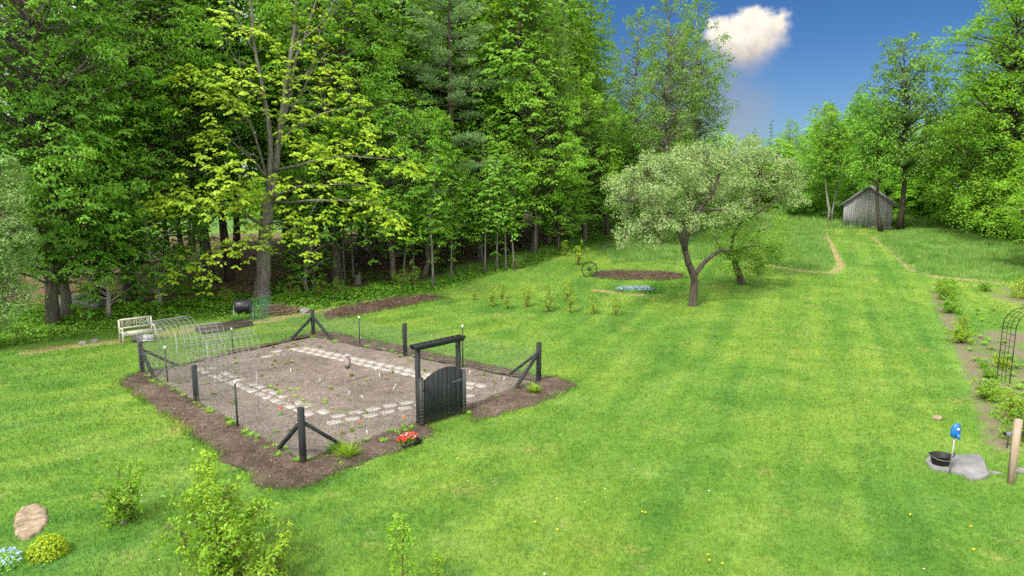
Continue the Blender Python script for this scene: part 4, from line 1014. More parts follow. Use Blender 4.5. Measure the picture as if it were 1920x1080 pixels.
pavers((430, 685), (545, 660), 'almost buried stepping stone in the short far row linking both garden paths', 'buried stepping stones at the far end', .45, 4, .06)

# arched wire panels for climbing beans
def arch(c0, ridge, H, span, label):
    """c0: ridge end on the left, ridge: vector along the ridge"""
    L = ridge.length; dn = Vector((ridge.x, ridge.y, 0)).normalized(); rz = math.atan2(dn.y, dn.x)
    t = thing('wire_arch', label, 'trellis', (c0.x, c0.y, 0), rz, 'arched wire trellises in the garden')
    g = Geo(); h = []
    R = span / 2; leg = H - R * 1.15
    prof = [(-R, 0), (-R, leg * .5), (-R, leg)] + [(-R * math.cos(a), leg + R * 1.15 * math.sin(a)) for a in np.linspace(.1, PI - .1, 15)] + [(R, leg), (R, leg * .5), (R, 0)]
    n = int(L / .155)
    for k in range(n + 1):
        x = L * k / n; g.tube([(x, y, z - .03) for y, z in prof], .005, 4, False)
    g.build('hoop_wires', MAT['steel'], t, smooth=True)
    g = Geo(); arc = 0; s = np.cumsum([0] + [math.dist(prof[i], prof[i + 1]) for i in range(len(prof) - 1)])
    for d in np.arange(.15, s[-1], .205):
        y = np.interp(d, s, [p[0] for p in prof]); z = np.interp(d, s, [p[1] for p in prof]); g.tube([(0, y, z - .03), (L, y, z - .03)], .0055, 4, False)
    g.build('long_wires', MAT['steel'], t)
def ridge_pt(u, v, H): r = ray(u, v); t = (H - CAMZ) / r.z; return Vector((r.x * t, r.y * t, 0))
for (a, b, H, sp_, lb) in [((277, 602), (352, 590), 1.95, 1.7, 'tall arched wire trellis panel beside the cream bench'), ((338, 610), (413, 602), 1.85, 1.6, 'middle arched wire trellis panel of the three'), ((380, 628), (475, 617), 1.7, 1.6, 'nearest arched wire trellis panel, beside the thin green post')]:
    p = ridge_pt(*a, H); q = ridge_pt(*b, H); arch(p, q - p, H, sp_, lb)
def rods():
    for (u, v, h) in [(337, 731, 1.75), (394, 735, 1.6), (419, 700, 1.2), (440, 730, .9), (485, 773, 1.15), (300, 690, 1.1)]:
        p = at(u, v); g = Geo(); g.tube([(0, 0, -.1), (0.01, 0, h * .5), (0, .01, h)], .008, 5); o = g.build('garden_rod', MAT['steel'], loc=p)
        tag(o, 'thin upright grey metal rod standing in the soil near the wire arches', 'rod', 'thin rods by the wire arches')
rods()

# plants in the soil
def rosette(seed, n, L, W, spread=.7, lift=.5, mat='shrub', name='foliage'):
    r = np.random.default_rng(seed); g = Leaves(); az = r.uniform(0, 2 * PI, n); el = r.uniform(.15, 1.2, n)
    hd = np.stack([np.cos(az) * np.cos(el), np.sin(az) * np.cos(el), np.sin(el)], 1)
    pos = hd * (L * .6) * r.uniform(.4, 1, n)[:, None]; pos[:, 2] += .01
    g.put(pos, np.cross(hd, np.stack([-np.sin(az), np.cos(az), 0 * az], 1)), hd, L * r.uniform(.7, 1.2, n), W, r.uniform(.2, .9, n), .1)
    return g.mesh(name, MAT[mat])
SEED = [rosette(k, 9, .10, .055) for k in range(4)]; CLUMP = rosette(9, 170, .42, .028, mat='shrub'); TUFT = rosette(10, 60, .2, .016, mat='cover')
r = random.Random(4)
gp = GARDEN.mean(0)
def garden_point():
    while True:
        x = r.uniform(GARDEN[:, 0].min(), GARDEN[:, 0].max()); y = r.uniform(GARDEN[:, 1].min(), GARDEN[:, 1].max())
        if sdist(GARDEN, np.array([x]), np.array([y]))[0] > .3: return x, y
for k in range(85):
    x, y = garden_point(); o = bpy.data.objects.new('seedling', SEED[k % 4]); COL.objects.link(o); o.location = (x, y, .06); o.rotation_euler = (0, 0, r.uniform(0, 6)); o.scale = (r.uniform(.5, 1.3),) * 3
    q = r.uniform(.5, .95); o.color = (q * 1.2, q, q, 1)
    tag(o, 'tiny pale green vegetable seedling in the bare garden soil', 'seedling', 'seedlings scattered over the garden soil')
MK = Geo(); MK.box((0, 0, .07), (.022, .004, .16)); MK.add([(-.011, -.002, .15), (.011, -.002, .15), (0, -.002, .165), (-.011, .002, .15), (.011, .002, .15), (0, .002, .165)], [(0, 1, 2), (5, 4, 3), (0, 2, 5, 3), (2, 1, 4, 5)]); MK = MK.mesh('plant_marker', MAT['white'])
for u, v in [(663, 717), (712, 712), (736, 735), (682, 752), (944, 718), (880, 705), (545, 702), (690, 820), (706, 700), (600, 720), (655, 745), (742, 730)]:
    p = at(u, v); o = bpy.data.objects.new('plant_marker', MK); COL.objects.link(o); o.location = p + Vector((0, 0, .04)); o.rotation_euler = (r.gauss(0, .2), r.gauss(0, .2), r.uniform(-.5, .5))
    tag(o, 'small white plant marker stuck upright in the garden soil', 'plant marker', 'white plant markers in the garden')
def grass_clump(u, v, s, label, me=None, tint=(1, 1, 1)):
    p = at(u, v); o = bpy.data.objects.new('grass_clump', me or CLUMP); COL.objects.link(o); o.location = p + Vector((0, 0, .02)); o.scale = (s,) * 3; o.rotation_euler = (0, 0, u); o.color = (*tint, 1)
    return tag(o, label, 'plant')
grass_clump(652, 862, 1.15, 'bright daylily clump on the mulch in front of the near braced corner post')
grass_clump(630, 850, .9, 'darker leafy clump against the near corner post brace', tint=(.6, .75, .8))
grass_clump(1001, 738, .85, 'green grassy clump at the foot of the right braced corner post')
grass_clump(800, 775, .6, 'weedy tuft growing at the bottom of the gate', tint=(.9, 1, 1))
WE = [tuple(PQ) for PQ in []] + [(373, 765), (392, 778), (430, 800), (455, 817), (480, 832), (500, 845), (520, 858), (332, 735), (345, 745), (300, 715), (312, 725), (284, 706), (700, 838), (720, 832), (880, 778), (640, 878), (610, 640), (280, 710), (590, 640), (668, 842)]
for u, v in WE:
    o = grass_clump(u, v, r.uniform(.45, .9), 'small weed tuft growing along the foot of the garden fence', TUFT, (1.5, 1.5, 1)); o.name = 'weed_tuft'; o['group'] = 'weeds along the fence foot'
def weed_at(x, y, s, label, group, tint):
    o = bpy.data.objects.new('weed_tuft', TUFT); COL.objects.link(o); o.location = (x, y, float(zt(x, y)) + .03); o.scale = (s, s, s * .8); o.rotation_euler = (0, 0, x * 9); o.color = (*tint, 1); tag(o, label, 'plant', group)
for A_, B_, n_ in ((POST['left'], POST['near'], 46), (POST['near'], gL, 16), (gR, POST['right'], 8), (POST['right'], POST['far'], 18), (POST['far'], POST['left'], 8)):
    for k in range(n_):
        f = r.random() ** .9; q = A_ + (B_ - A_) * f; s_ = r.uniform(.35, 1.05); tn = r.uniform(1.0, 1.7)
        weed_at(q.x + r.gauss(0, .09), q.y + r.gauss(0, .09), s_, 'small weed tuft growing along the foot of the garden fence', 'weeds along the fence foot', (tn * 1.05, tn, tn * .8))
for k in range(26):
    f = r.random(); P1 = at(470, 715); P2 = at(625, 790); q = P1 + (P2 - P1) * f; weed_at(q.x + r.gauss(.25, .3), q.y + r.gauss(.1, .25), r.uniform(.3, .9), 'small weed tuft sprouting between the worn stepping stones', 'weeds between the worn stones', (1.6, 1.45, .9))
for u, v in [(560, 735), (600, 745), (575, 765), (620, 770), (640, 800), (660, 805), (690, 795), (530, 740), (540, 725), (610, 755), (590, 775)]:
    o = grass_clump(u, v, r.uniform(.4, .75), 'small weed tuft sprouting between the worn stepping stones', TUFT, (1.7, 1.6, 1)); o.name = 'weed_tuft'; o['group'] = 'weeds between the worn stones'

def flowers_at(parent, n, rad, h, size, mat, seed, name='flowers'):
    rr = np.random.default_rng(seed); g = Leaves(); a = rr.uniform(0, 2 * PI, n); q = np.sqrt(rr.uniform(0, 1, n)); c = np.stack([np.cos(a) * q * rad[0], np.sin(a) * q * rad[1], h * rr.uniform(.7, 1.1, n) * (1 - .4 * q * q)], 1)
    for k in range(3):
        g.put(c + rr.normal(0, size * .2, (n, 3)), np.stack([rr.normal(0, .4, n), rr.normal(0, .4, n), np.ones(n)], 1), rr.normal(0, 1, (n, 3)), size, size * .8, .5, .15)
    return g.build(name, MAT[mat], parent)
def leaf_mound(parent, n, rad, h, L, mat, seed, name='foliage', tint=(1, 1, 1)):
    rr = np.random.default_rng(seed); g = Leaves(); d = unit(rr.normal(0, 1, (n, 3))); d[:, 2] = np.abs(d[:, 2]); q = rr.uniform(.3, 1, n)[:, None] ** .5
    g.put(d * q * np.array((rad[0], rad[1], h)), d + rr.normal(0, .4, (n, 3)) + np.array((0, 0, .4)), rr.normal(0, 1, (n, 3)) + d, L * rr.uniform(.7, 1.2, n), L * .55, .3 + .4 * d[:, 2] + rr.normal(0, .15, n))
    o = g.build(name, MAT[mat], parent); o.color = (*tint, 1); return o
def tray():
    p = at(768, 835); rz = math.atan2(gR.y - gL.y, gR.x - gL.x)
    t = thing('flower_tray', 'black tray of red and white bedding flowers on mulch beside the gate', 'plant tray', p + Vector((0, 0, .03)), rz)
    g = Geo(); g.box((0, 0, .03), (.52, .26, .02), None, .5)
    for s in (-1, 1): g.box((0, s * .13, .05), (.54, .012, .08)); g.box((s * .265, 0, .05), (.012, .25, .08))
    g.build('tray', MAT['plastic'], t)
    f = leaf_mound(t, 260, (.27, .15), .15, .05, 'shrub', 3); f.location = (-.06, 0, .06)
    f = flowers_at(t, 100, (.27, .15), .24, .05, 'red', 4, 'red_flowers'); f.location = (-.06, 0, .05)
    f = flowers_at(t, 30, (.24, .14), .23, .04, 'petal', 5, 'white_flowers'); f.location = (-.06, 0, .05)
tray()
def flower(u, v, h, mat, label, s=1.):
    p = at(u, v); t = thing('flower_plant', label, 'flower', p, u, scale=s)
    g = Geo(); g.tube([(0, 0, -.02), (.01, 0, h * .5), (0, .01, h)], .006, 5); g.build('stem', MAT['shrub'], t); leaf_mound(t, 40, (.08, .08), h * .7, .07, 'shrub', u)
    f = flowers_at(t, 7, (.04, .04), .04, .045, mat, v, 'blossom'); f.location = (0, 0, h - .02)
flower(757, 806, .32, 'orange', 'orange marigold standing in the soil just left of the gate')
flower(677, 806, .2, 'orange', 'small green plant with an orange bud near the end of the gate stones')
flower(528, 783, .26, 'red', 'single dark red flower beside the worn stepping stones')

def owl():
    p = at(653, 720); t = thing('owl_decoy', 'brown and white owl decoy perched on a raw wooden stake in the garden', 'owl decoy', p, 0.5)
    g = Geo(); g.box((0, 0, .25), (.045, .045, .62), None, .6); g.build('stake', MAT['pinewood'], t)
    g = Geo(); g.lathe([(.0, 0), (.075, .005), (.095, .07), (.105, .16), (.09, .24), (.062, .285), (.07, .31), (.082, .35), (.075, .40), (.04, .43), (0, .435)], 16, (0, 0, .55), 1, .85)
    for s in (-1, 1): g.lathe([(.022, 0), (.015, .03), (.0, .055)], 8, (s * .05, -.01, .965))
    b = g.build('body', MAT['feather'], t, True)
    g = Geo()
    for s in (-1, 1): g.lathe([(0, 0), (.027, .001), (.022, .012), (0, .014)], 12, (s * .034, -.062, .925), rot=Matrix.Rotation(PI / 2, 3, 'X'))
    g.build('eyes', MAT['petal'], b); g = Geo()
    for s in (-1, 1): g.lathe([(0, 0), (.012, .001), (.009, .008), (0, .009)], 10, (s * .034, -.076, .925), rot=Matrix.Rotation(PI / 2, 3, 'X'))
    g.lathe([(.014, 0), (.009, -.02), (0, -.035)], 6, (0, -.078, .905)); g.build('beak', MAT['iron'], b)
    g = Geo()
    for s in (-1, 1): g.lathe([(0, 0), (.03, .03), (.04, .12), (.025, .22), (0, .26)], 10, (s * .095, .015, .57), .5, 1.3)
    g.build('wings', MAT['feather'], b, True)
    g = Geo(); g.lathe([(.03, 0), (.085, .0), (.09, .03), (.06, .05)], 14, (0, 0, .52)); g.build('base', MAT['plastic'], t, True)
owl()

# ------------------------------------------------------------------ bench
def bench():
    a = at(229, 646); b = at(279, 640); a = at(231, 647); d = b - a; rz = math.atan2(d.y, d.x) ; W = 1.2
    t = thing('garden_bench', 'cream painted wooden bench with a lattice back at the wood edge', 'bench', a, rz)
    mt = MAT['bench']; D = .5
    for x in (0.03, W - .03):
        g = Geo(); g.box((x, D, .44), (.06, .05, .90), None, .55); g.build('leg', mt, t)
        g = Geo(); g.box((x, .03, .29), (.055, .055, .60), None, .55); g.build('leg', mt, t)
        g = Geo(); g.box((x, D / 2 - .02, .60), (.07, D + .02, .03), None, .6); g.build('armrest', mt, t)
    g = Geo()
    for k in range(6): g.box((W / 2, .03 + k * .085, .405), (W - .07, .07, .022), None, .4 + .05 * k)
    g.box((W / 2, .02, .36), (W - .12, .025, .07), None, .5); g.build('seat', mt, t)
    g = Geo()
    for z, h in ((.885, .07), (.56, .055)): g.box((W / 2, D, z), (W - .12, .03, h), None, .6)
    for x in (.12, .17, W / 2 - .04, W / 2 + .04, W - .17, W - .12): g.box((x, D, .72), (.028, .022, .262), None, .55)
    g.build('back_frame', mt, t); g = Geo()
    for cx in (W * .31, W * .69):
        for s in (-1, 1):
            for o_ in (-.11, 0, .11):
                z0, z1 = .59, .85; x0 = cx + o_ - s * .13; x1 = cx + o_ + s * .13
                lo, hi = cx - .155, cx + .155
                f0 = max(0, ((lo if s > 0 else hi) - x0) / (x1 - x0)); f1 = min(1, ((hi if s > 0 else lo) - x0) / (x1 - x0))
                g.bar((x0 + (x1 - x0) * f0, D - .008 + s * .005, z0 + .26 * f0), (x0 + (x1 - x0) * f1, D - .008 + s * .005, z0 + .26 * f1), .012, .02, .6, up=(0, 1, 0))
    g.build('lattice', mt, t)
bench()
# grey weathered boards leaning under the bench seat
p = at(256, 648); g = Geo(); g.box((0, 0, .14), (.8, .05, .3), Matrix.Rotation(.2, 3, 'X'), .5); g.box((.1, -.05, .06), (.6, .12, .05), Matrix.Rotation(.1, 3, 'Z'), .4); g.box((-.42, 0, .11), (.06, .09, .28), None, .2)
tag(g.build('weathered_boards', MAT['greywood'], loc=p + Vector((-.05, .62, 0))), 'weathered grey boards stored under the cream bench', 'boards')

# ------------------------------------------------------------------ things behind the garden
def tumbler():
    p = at(458, 600); t = thing('compost_tumbler', 'black barrel compost tumbler with slotted side on metal legs at the wood edge', 'compost tumbler', p, .2)
    g = Geo(); g.lathe([(.0, -.36), (.30, -.36), (.34, -.33), (.34, .33), (.30, .36), (0, .36)], 8, (0, 0, .62), rot=Matrix.Rotation(PI / 2, 3, 'Y')); d = g.build('drum', MAT['plastic'], t)
    g = Geo()
    for k in range(5): g.box((-.2 + k * .1, -.325, .70), (.03, .03, .13), Matrix.Rotation(.5, 3, 'Y')); 
    g.build('vent_slots', MAT['grey'], d)
    for s in (-1, 1):
        for q in (-1, 1): g = Geo(); g.bar((s * .40, 0, .68), (s * .42, q * .3, -.05), .03, .03); g.build('leg', MAT['steel'], t)
tumbler()
def wire_cylinder(u, v, w, h, label, nm='mesh_screen'):
    p = at(u, v); g = Geo()
    for k in range(11): x = -w / 2 + w * k / 10; g.tube([(x, .12 * math.cos(x * 3), -.03), (x, .12 * math.cos(x * 3), h)], .005, 4, False)
    for k in range(13): z = h * k / 12; g.tube([(-w / 2 + w * q / 8, .12 * math.cos((-w / 2 + w * q / 8) * 3), z) for q in range(9)], .005, 4, False)
    tag(g.build(nm, MAT['greenwire'], loc=p), label, 'wire panel')
wire_cylinder(485, 603, .75, 1.0, 'green coated wire mesh panel standing right of the compost tumbler')
wire_cylinder(497, 592, .5, .95, 'second green wire mesh panel behind, beside the brush pile')
def sticks(u, v, n, R, h, label, seed, mat='brush', name='brush_pile'):
    p = at(u, v); rr = np.random.default_rng(seed); g = Geo()
    for k in range(n):
        a = rr.uniform(0, 2 * PI); q = math.sqrt(rr.uniform()); c = np.array((math.cos(a) * q * R, math.sin(a) * q * R * .7, h * (1 - q * q) * rr.uniform(.2, 1) + .03)); b = rr.uniform(0, 2 * PI); l = rr.uniform(.25, .7)
        e = np.array((math.cos(b), math.sin(b), rr.normal(0, .3))) * l / 2; g.tube(curve(c - e, c + e, .02, .05, 4, rr), [.012, .011, .009, .005], 4, False)
    tag(g.build(name, MAT[mat], loc=p), label, 'brush pile')
sticks(520, 588, 260, .75, .45, 'heap of dry brown brush at the foot of the sparse maple', 3)
sticks(548, 586, 90, .4, .25, 'small scatter of dry sticks beside the larger brush heap', 4)
def boulder(u, v, s, label, mat='rock', seed=1, sc=(1, .8, .6), rough=.18, name='boulder', sink=.2, cat='stone'):
    import bmesh
    p = at(u, v); bm = bmesh.new(); bmesh.ops.create_icosphere(bm, subdivisions=4, radius=1)
    V = np.array([w.co[:] for w in bm.verts]); n = fbm(V[:, 0] * 1.3 + seed * 7 + V[:, 2], V[:, 1] * 1.3 + V[:, 2] * .7, seed, 4) - .5; V *= (1 + rough * 2.4 * n)[:, None]; V = np.sign(V) * np.abs(V) ** .85 * np.array(sc) * s
    q = np.array([[l.index for l in f.verts] for f in bm.faces]); bm.free(); g = Geo(); g.bulk(V, q); o = g.build(name, MAT[mat], smooth=True, loc=p + Vector((0, 0, s * sc[2] * (1 - 2 * sink) * .5))); o.rotation_euler = (0, 0, seed)
    return tag(o, label, cat)
boulder(572, 586, .3, 'pale rounded boulder at the far end of the long mulch bed', seed=2)
boulder(155, 645, .16, 'left one of two small pale stones near the cream bench', seed=3)
boulder(178, 641, .15, 'right one of two small pale stones near the cream bench', seed=4)
def flat_rock(px, h, label, mat, seed, name='flat_stone'):
    P = [at(u, v) for u, v in px]; c0 = sum(P, Vector()) / len(P); Q2 = np.array([(p.x - c0.x, p.y - c0.y) for p in P]); x0, y0 = Q2.min(0); x1, y1 = Q2.max(0); n = 44
    X, Y = np.meshgrid(np.linspace(x0 - .03, x1 + .03, n), np.linspace(y0 - .03, y1 + .03, n)); x = X.ravel(); y = Y.ravel(); dd = sdist(Q2, x, y) + .05 * (fbm(x * 9, y * 9, seed, 3) - .5)
    z = np.clip(dd * 2.2 + .01, -.06, h) * (1 + .5 * (fbm(x * 4, y * 4, seed + 3, 4) - .5)) + .035 * (fbm(x * 14, y * 14, seed + 5, 4) - .5) * (dd > 0)
    i_ = np.arange(n - 1)[:, None] * n; j_ = np.arange(n - 1)[None]; g = Geo(); g.bulk(np.stack([x, y, z], 1), np.stack([i_ + j_, i_ + j_ + 1, i_ + j_ + n + 1, i_ + j_ + n], -1).reshape(-1, 4))
    return tag(g.build(name, MAT[mat], smooth=True, loc=c0), label, 'stone')
flat_rock([(26, 972), (40, 956), (70, 947), (88, 956), (92, 976), (76, 998), (56, 1012), (36, 1013), (27, 998)], .055, 'flat pinkish stone lying in the worn grass at the lower left', 'warmrock', 5)
boulder(1911, 885, .15, 'rounded white stone at the foot of the raw wooden post', 'rock', 8, (.6, 1.2, .5), .08)
boulder(1866, 887, .11, 'low brownish stone between the slate slab and the wooden post', 'rock', 9, (1.2, .6, .25), .15)
boulder(1757, 786, .14, 'small stone in the bare strip below the border shrubs', 'warmrock', 10)
boulder(232, 980, .07, 'tiny white stone at the foot of the small leafy shrub', 'rock', 11)
boulder(300, 620, .14, 'small stone lying beside the cream bench', 'rock', 12)
for u, v, s, sd in [(675, 500, .35, 21), (690, 470, .3, 22), (105 + 640, 480, .4, 23)]:
    boulder(u, v, s, 'mossy grey boulder lying on the leaf litter inside the wood', 'rock', sd)['group'] = 'boulders inside the wood'
def tarp():
    p = at(152, 577); rr = np.random.default_rng(2); n = 26; xs = np.linspace(-1.3, 1.3, n); X, Y = np.meshgrid(xs, np.linspace(-.7, .7, n)); x = X.ravel(); y = Y.ravel()
    e = np.clip(1 - (x / 1.3) ** 4, 0, 1) * np.clip(1 - (y / .7) ** 4, 0, 1); z = e * (.55 + .4 * (fbm(x * 1.6 + 3, y * 1.6, 5, 4) - .3)) - .02 + .12 * (fbm(x * 5, y * 5, 9, 3) - .5) * e
    i = np.arange(n - 1)[:, None] * n; j = np.arange(n - 1)[None]; q = np.stack([i + j, i + j + 1, i + j + n + 1, i + j + n], -1).reshape(-1, 4)
    g = Geo(); g.bulk(np.stack([x, y, z], 1), q); tag(g.build('covered_pile', MAT['tarp'], loc=p), 'crumpled grey sheet over a heap in the shade between the left maple trunks', 'covered pile')
tarp()
p = at(671, 533); g = Geo(); g.lathe([(.3, -.1), (.22, .08), (.19, .4), (.17, .55), (.0, .56)], 12); g.tube([(.1, .05, .45), (.12, .06, .75)], [.09, .04], 6)
t_ = tag(g.build('tree_stump', MAT['bark'], smooth=True, loc=p), 'pale broken tree stump at the border of the wood', 'stump')
p = at(815, 487); q = at(935, 468); g = Geo(); d = q - p; g.tube([(0, 0, .22), tuple(d * .5 + Vector((0, 0, .35))), tuple(d + Vector((0, 0, .5)))], [.13, .11, .07], 8)
tag(g.build('fallen_log', MAT['barkdark'], smooth=True, loc=p), 'thin dark fallen log lying across the leaf litter of the wood', 'log')
def bed(u0, v0, u1, v1, w):
    a = at(u0, v0); b = at(u1, v1); d = b - a; L = d.length; rz = math.atan2(d.y, d.x); t = thing('raised_bed', 'low black edged raised bed behind the wire arches', 'garden bed', a, rz)
    for y in (0, w): g = Geo(); g.box((L / 2, y, .08), (L, .04, .24), None, .6); g.build('edging', MAT['blackwood'], t)
    for x in (0, L): g = Geo(); g.box((x, w / 2, .08), (.04, w - .05, .24), None, .6); g.build('edging', MAT['blackwood'], t)
    n = 24; X, Y = np.meshgrid(np.linspace(.02, L - .02, n * 3), np.linspace(.02, w - .02, n)); x = X.ravel(); y = Y.ravel(); z = .14 + .07 * (fbm(x * 4, y * 4, 3, 3) - .5); m_ = n * 3
    i = np.arange(n - 1)[:, None] * m_; j = np.arange(m_ - 1)[None]; g = Geo(); g.bulk(np.stack([x, y, z], 1), np.stack([i + j, i + j + 1, i + j + m_ + 1, i + j + m_], -1).reshape(-1, 4)); g.build('soil', MAT['darksoil'], t)
bed(385, 627, 474, 611, .8)
def bulbs(u, v):
    p = at(u, v); o = bpy.data.objects.new('leafy_bulbs', CLUMP); COL.objects.link(o); o.location = p; o.scale = (1.6, .8, 1.3); o.color = (.55, .8, 1.4, 1); tag(o, 'blue-green strappy leaves in front of the compost tumbler', 'plant')
bulbs(447, 605)

# ------------------------------------------------------------------ iron wheel, flower patch, young bushes
def wheel():
    p = at(1105, 519); R = .44; t = thing('iron_wheel', 'old black iron spoked wheel standing on edge beside the oval mulch bed', 'wheel', p + Vector((0, 0, R - .02)), .15)
    t.rotation_euler = (-.12, 0, .15)
    c = [(R * math.cos(a), 0, R * math.sin(a)) for a in np.linspace(0, 2 * PI, 33)]; g = Geo(); g.tube(c, .026, 8, False); g.build('rim', MAT['iron'], t, True)
    g = Geo(); g.lathe([(0, -.1), (.07, -.1), (.085, 0), (.07, .1), (0, .1)], 12, rot=Matrix.Rotation(PI / 2, 3, 'X')); g.build('hub', MAT['iron'], t, True)
    for k in range(10): a = k * PI / 5 + .1; g = Geo(); g.tube([(.07 * math.cos(a), 0, .07 * math.sin(a)), (R * math.cos(a), 0, R * math.sin(a))], .012, 6); g.build('spoke', MAT['iron'], t)
wheel()
p = at(1192, 547); t = thing('flower_patch', 'low patch of pale blue forget-me-not flowers near the oval mulch bed', 'flower patch', p)
leaf_mound(t, 700, (1.35, .55), .22, .09, 'cover', 5, tint=(.9, 1, 1.3)); flowers_at(t, 520, (1.15, .45), .28, .055, 'bluepetal', 6)
lm = leaf_mound(t, 250, (.45, .4), .5, .13, 'cover', 7, 'taller_leaves', (.8, 1, 1.2)); lm.location = (1.15, .1, 0)

def shrub(seed, H, R, stems, n, leaf, per, mat='shrub', cr=.16, base=.15, up=.8, asp=.5):
    rr = np.random.default_rng(seed); tr, lv = Geo(), Leaves(); tips = []
    for k in range(stems):
        az = rr.uniform(0, 2 * PI); q = rr.uniform(.1, 1) ** .7; e = np.array((math.cos(az) * R * q, math.sin(az) * R * q, H * (1 - .35 * q * q) * rr.uniform(.75, 1)))
        c = curve((rr.normal(0, .03), rr.normal(0, .03), -.03), e, .0, .05, 6, rr); c[:, :2] *= np.linspace(.5, 1, 6)[:, None]; tr.tube(c, np.linspace(.008 + .008 * H, .004, 6), 5, False); tips.append(c)
    for k in range(n):
        c = tips[rr.integers(stems)]; f = base + (1 - base) * rr.uniform() ** up; p_ = np.array([np.interp(f, np.linspace(0, 1, 6), c[:, j]) for j in range(3)])
        p2 = p_ + rr.normal(0, 1, 3) * cr * 1.1; tr.tube([p_, p2], [.005, .003], 3, False)
        lv.ball(p2, cr * rr.uniform(.6, 1.2), per, leaf, rr, .5 + rr.normal(0, .15), .85, asp)
    return tr, lv
for k in range(3): proto('bush%d' % k, shrub(70 + k, 1.25, .46, 8, 46, .07, 16, cr=.13), 'shrub', 'twig')
def bush_at(key, u, v, s, label, group=None, tint=(1, 1, 1), rz=0., cat='shrub', name='garden_shrub'):
    p = at(u, v); p.z -= .02; return plant(key, name, label, cat, p, s, rz or u * .3, group, tint, parts=('stems', 'foliage'))
for k, (u, v, top, lb) in enumerate([(890, 562, 541, 'small round young bush, first of the row from the wood side'), (921, 575, 538, 'thin spindly young bush with a bare stem, second from the wood side'), (942, 560, 528, 'fuller young bush standing in the back of the row, left'), (952, 579, 548, 'low dense young bush in the front of the row near the fuller one'), (988, 576, 533, 'broad young bush in the left middle of the row'), (1028, 584, 530, 'tall narrow young bush in the middle of the row'), (1062, 565, 526, 'wide pale young bush set back behind the row'), (1068, 586, 548, 'slim young bush below the wide pale one'), (1113, 588, 551, 'second last young bush with dark thin stems'), (1156, 592, 550, 'last young bush with a leafy foot, nearest the apple tree')]):
    b = at(u, v); bush_at('bush%d' % (k % 3), u, v, height_to(b, top) / 1.25, lb, 'young bushes planted in a row on the lawn', (1.2, 1.15, 1.35), name='young_bush', cat='bush')
for u, v, s, tl, lb in [(1083, 497, 1.2, (1.2, 1.2, .9), 'yellow-green bush at the wood edge below the drooping bright maple'), (1060, 480, .9, (1, 1, 1), 'small leafy bush under the bright maple'), (760, 545, 1.0, (.8, .95, .9), 'leafy green bush by the big grey trunk'), (780, 540, 1.2, (.75, .9, .9), 'taller leafy bush beside the pale trunk at the wood edge'), (745, 540, .9, (.9, 1, .9), 'bright leafy sapling bush left of the grey trunk'), (640, 562, 1.1, (.8, .95, .9), 'low leafy bush behind the long mulch bed'), (545, 565, 1.1, (.75, .95, .9), 'leafy bush right of the sparse maple trunk'), (600, 560, 1.0, (.9, 1, .9), 'bushy weeds between the sparse maple and the mulch bed'), (970, 505, .9, (.8, .95, 1), 'tall green weeds along the path into the wood'), (160, 610, .8, (.8, .95, .9), 'leafy bush between the left maple trunks'), (430, 580, 1.0, (.9, 1, .8), 'yellowish leafy bush left of the compost tumbler')]:
    bush_at('bush%d' % (u % 3), u, v, s, lb, None, tl, name='woodland_bush')

# right hand border
proto('mound', shrub(80, .55, .42, 12, 60, .07, 22, cr=.13, base=.05), 'shrub', 'twig')
proto('bigshrub', shrub(81, 1.0, .7, 14, 110, .075, 22, cr=.16, base=.1), 'shrub', 'twig')
GB = 'shrubs along the bare border on the right'
for u, v, k, s, tl, lb in [(1766, 550, 'mound', 1.35, (.95, 1.05, 1), 'farthest compact shrub of the border line'), (1768, 562, 'mound', 1.2, (.8, .95, .9), 'darker compact shrub just below the farthest border shrub'), (1782, 586, 'mound', 1.15, (.7, .95, .9), 'dark leafy mound, third along the border'), (1801, 628, 'bush1', .85, (1.15, 1.1, 1), 'loose upright pale shrub beside the bare patch'), (1803, 642, 'mound', 1.2, (1.1, 1.1, 1), 'pale low shrub in front of the loose upright one'), (1848, 748, 'mound', 1.0, (.95, 1.05, 1), 'small round shrub left of the large one near the arbor'), (1897, 790, 'bigshrub', .85, (1.1, 1.1, 1), 'large bright shrub below the black arbor'), (1922, 830, 'bigshrub', .9, (.75, .9, .9), 'dark shrub cut by the right edge behind the wooden post'), (1846, 545, 'mound', .8, (.75, .9, .9), 'small low plant on the bare patch near the tall grass'), (1845, 690, 'mound', .5, (.8, 1, .9), 'tiny green plant on the bare border soil'), (1850, 708, 'mound', .6, (.85, 1, .9), 'little spreading plant below the tiny one on the bare soil'), (1882, 690, 'mound', .75, (1.4, 1.25, .9), 'yellowish small plant at the foot of the black arbor'), (1925, 560, 'bigshrub', 1.3, (1.3, 1.2, .9), 'yellow-green shrub at the right edge by the meadow')]:
    bush_at(k, u, v, s, lb, GB, tl)

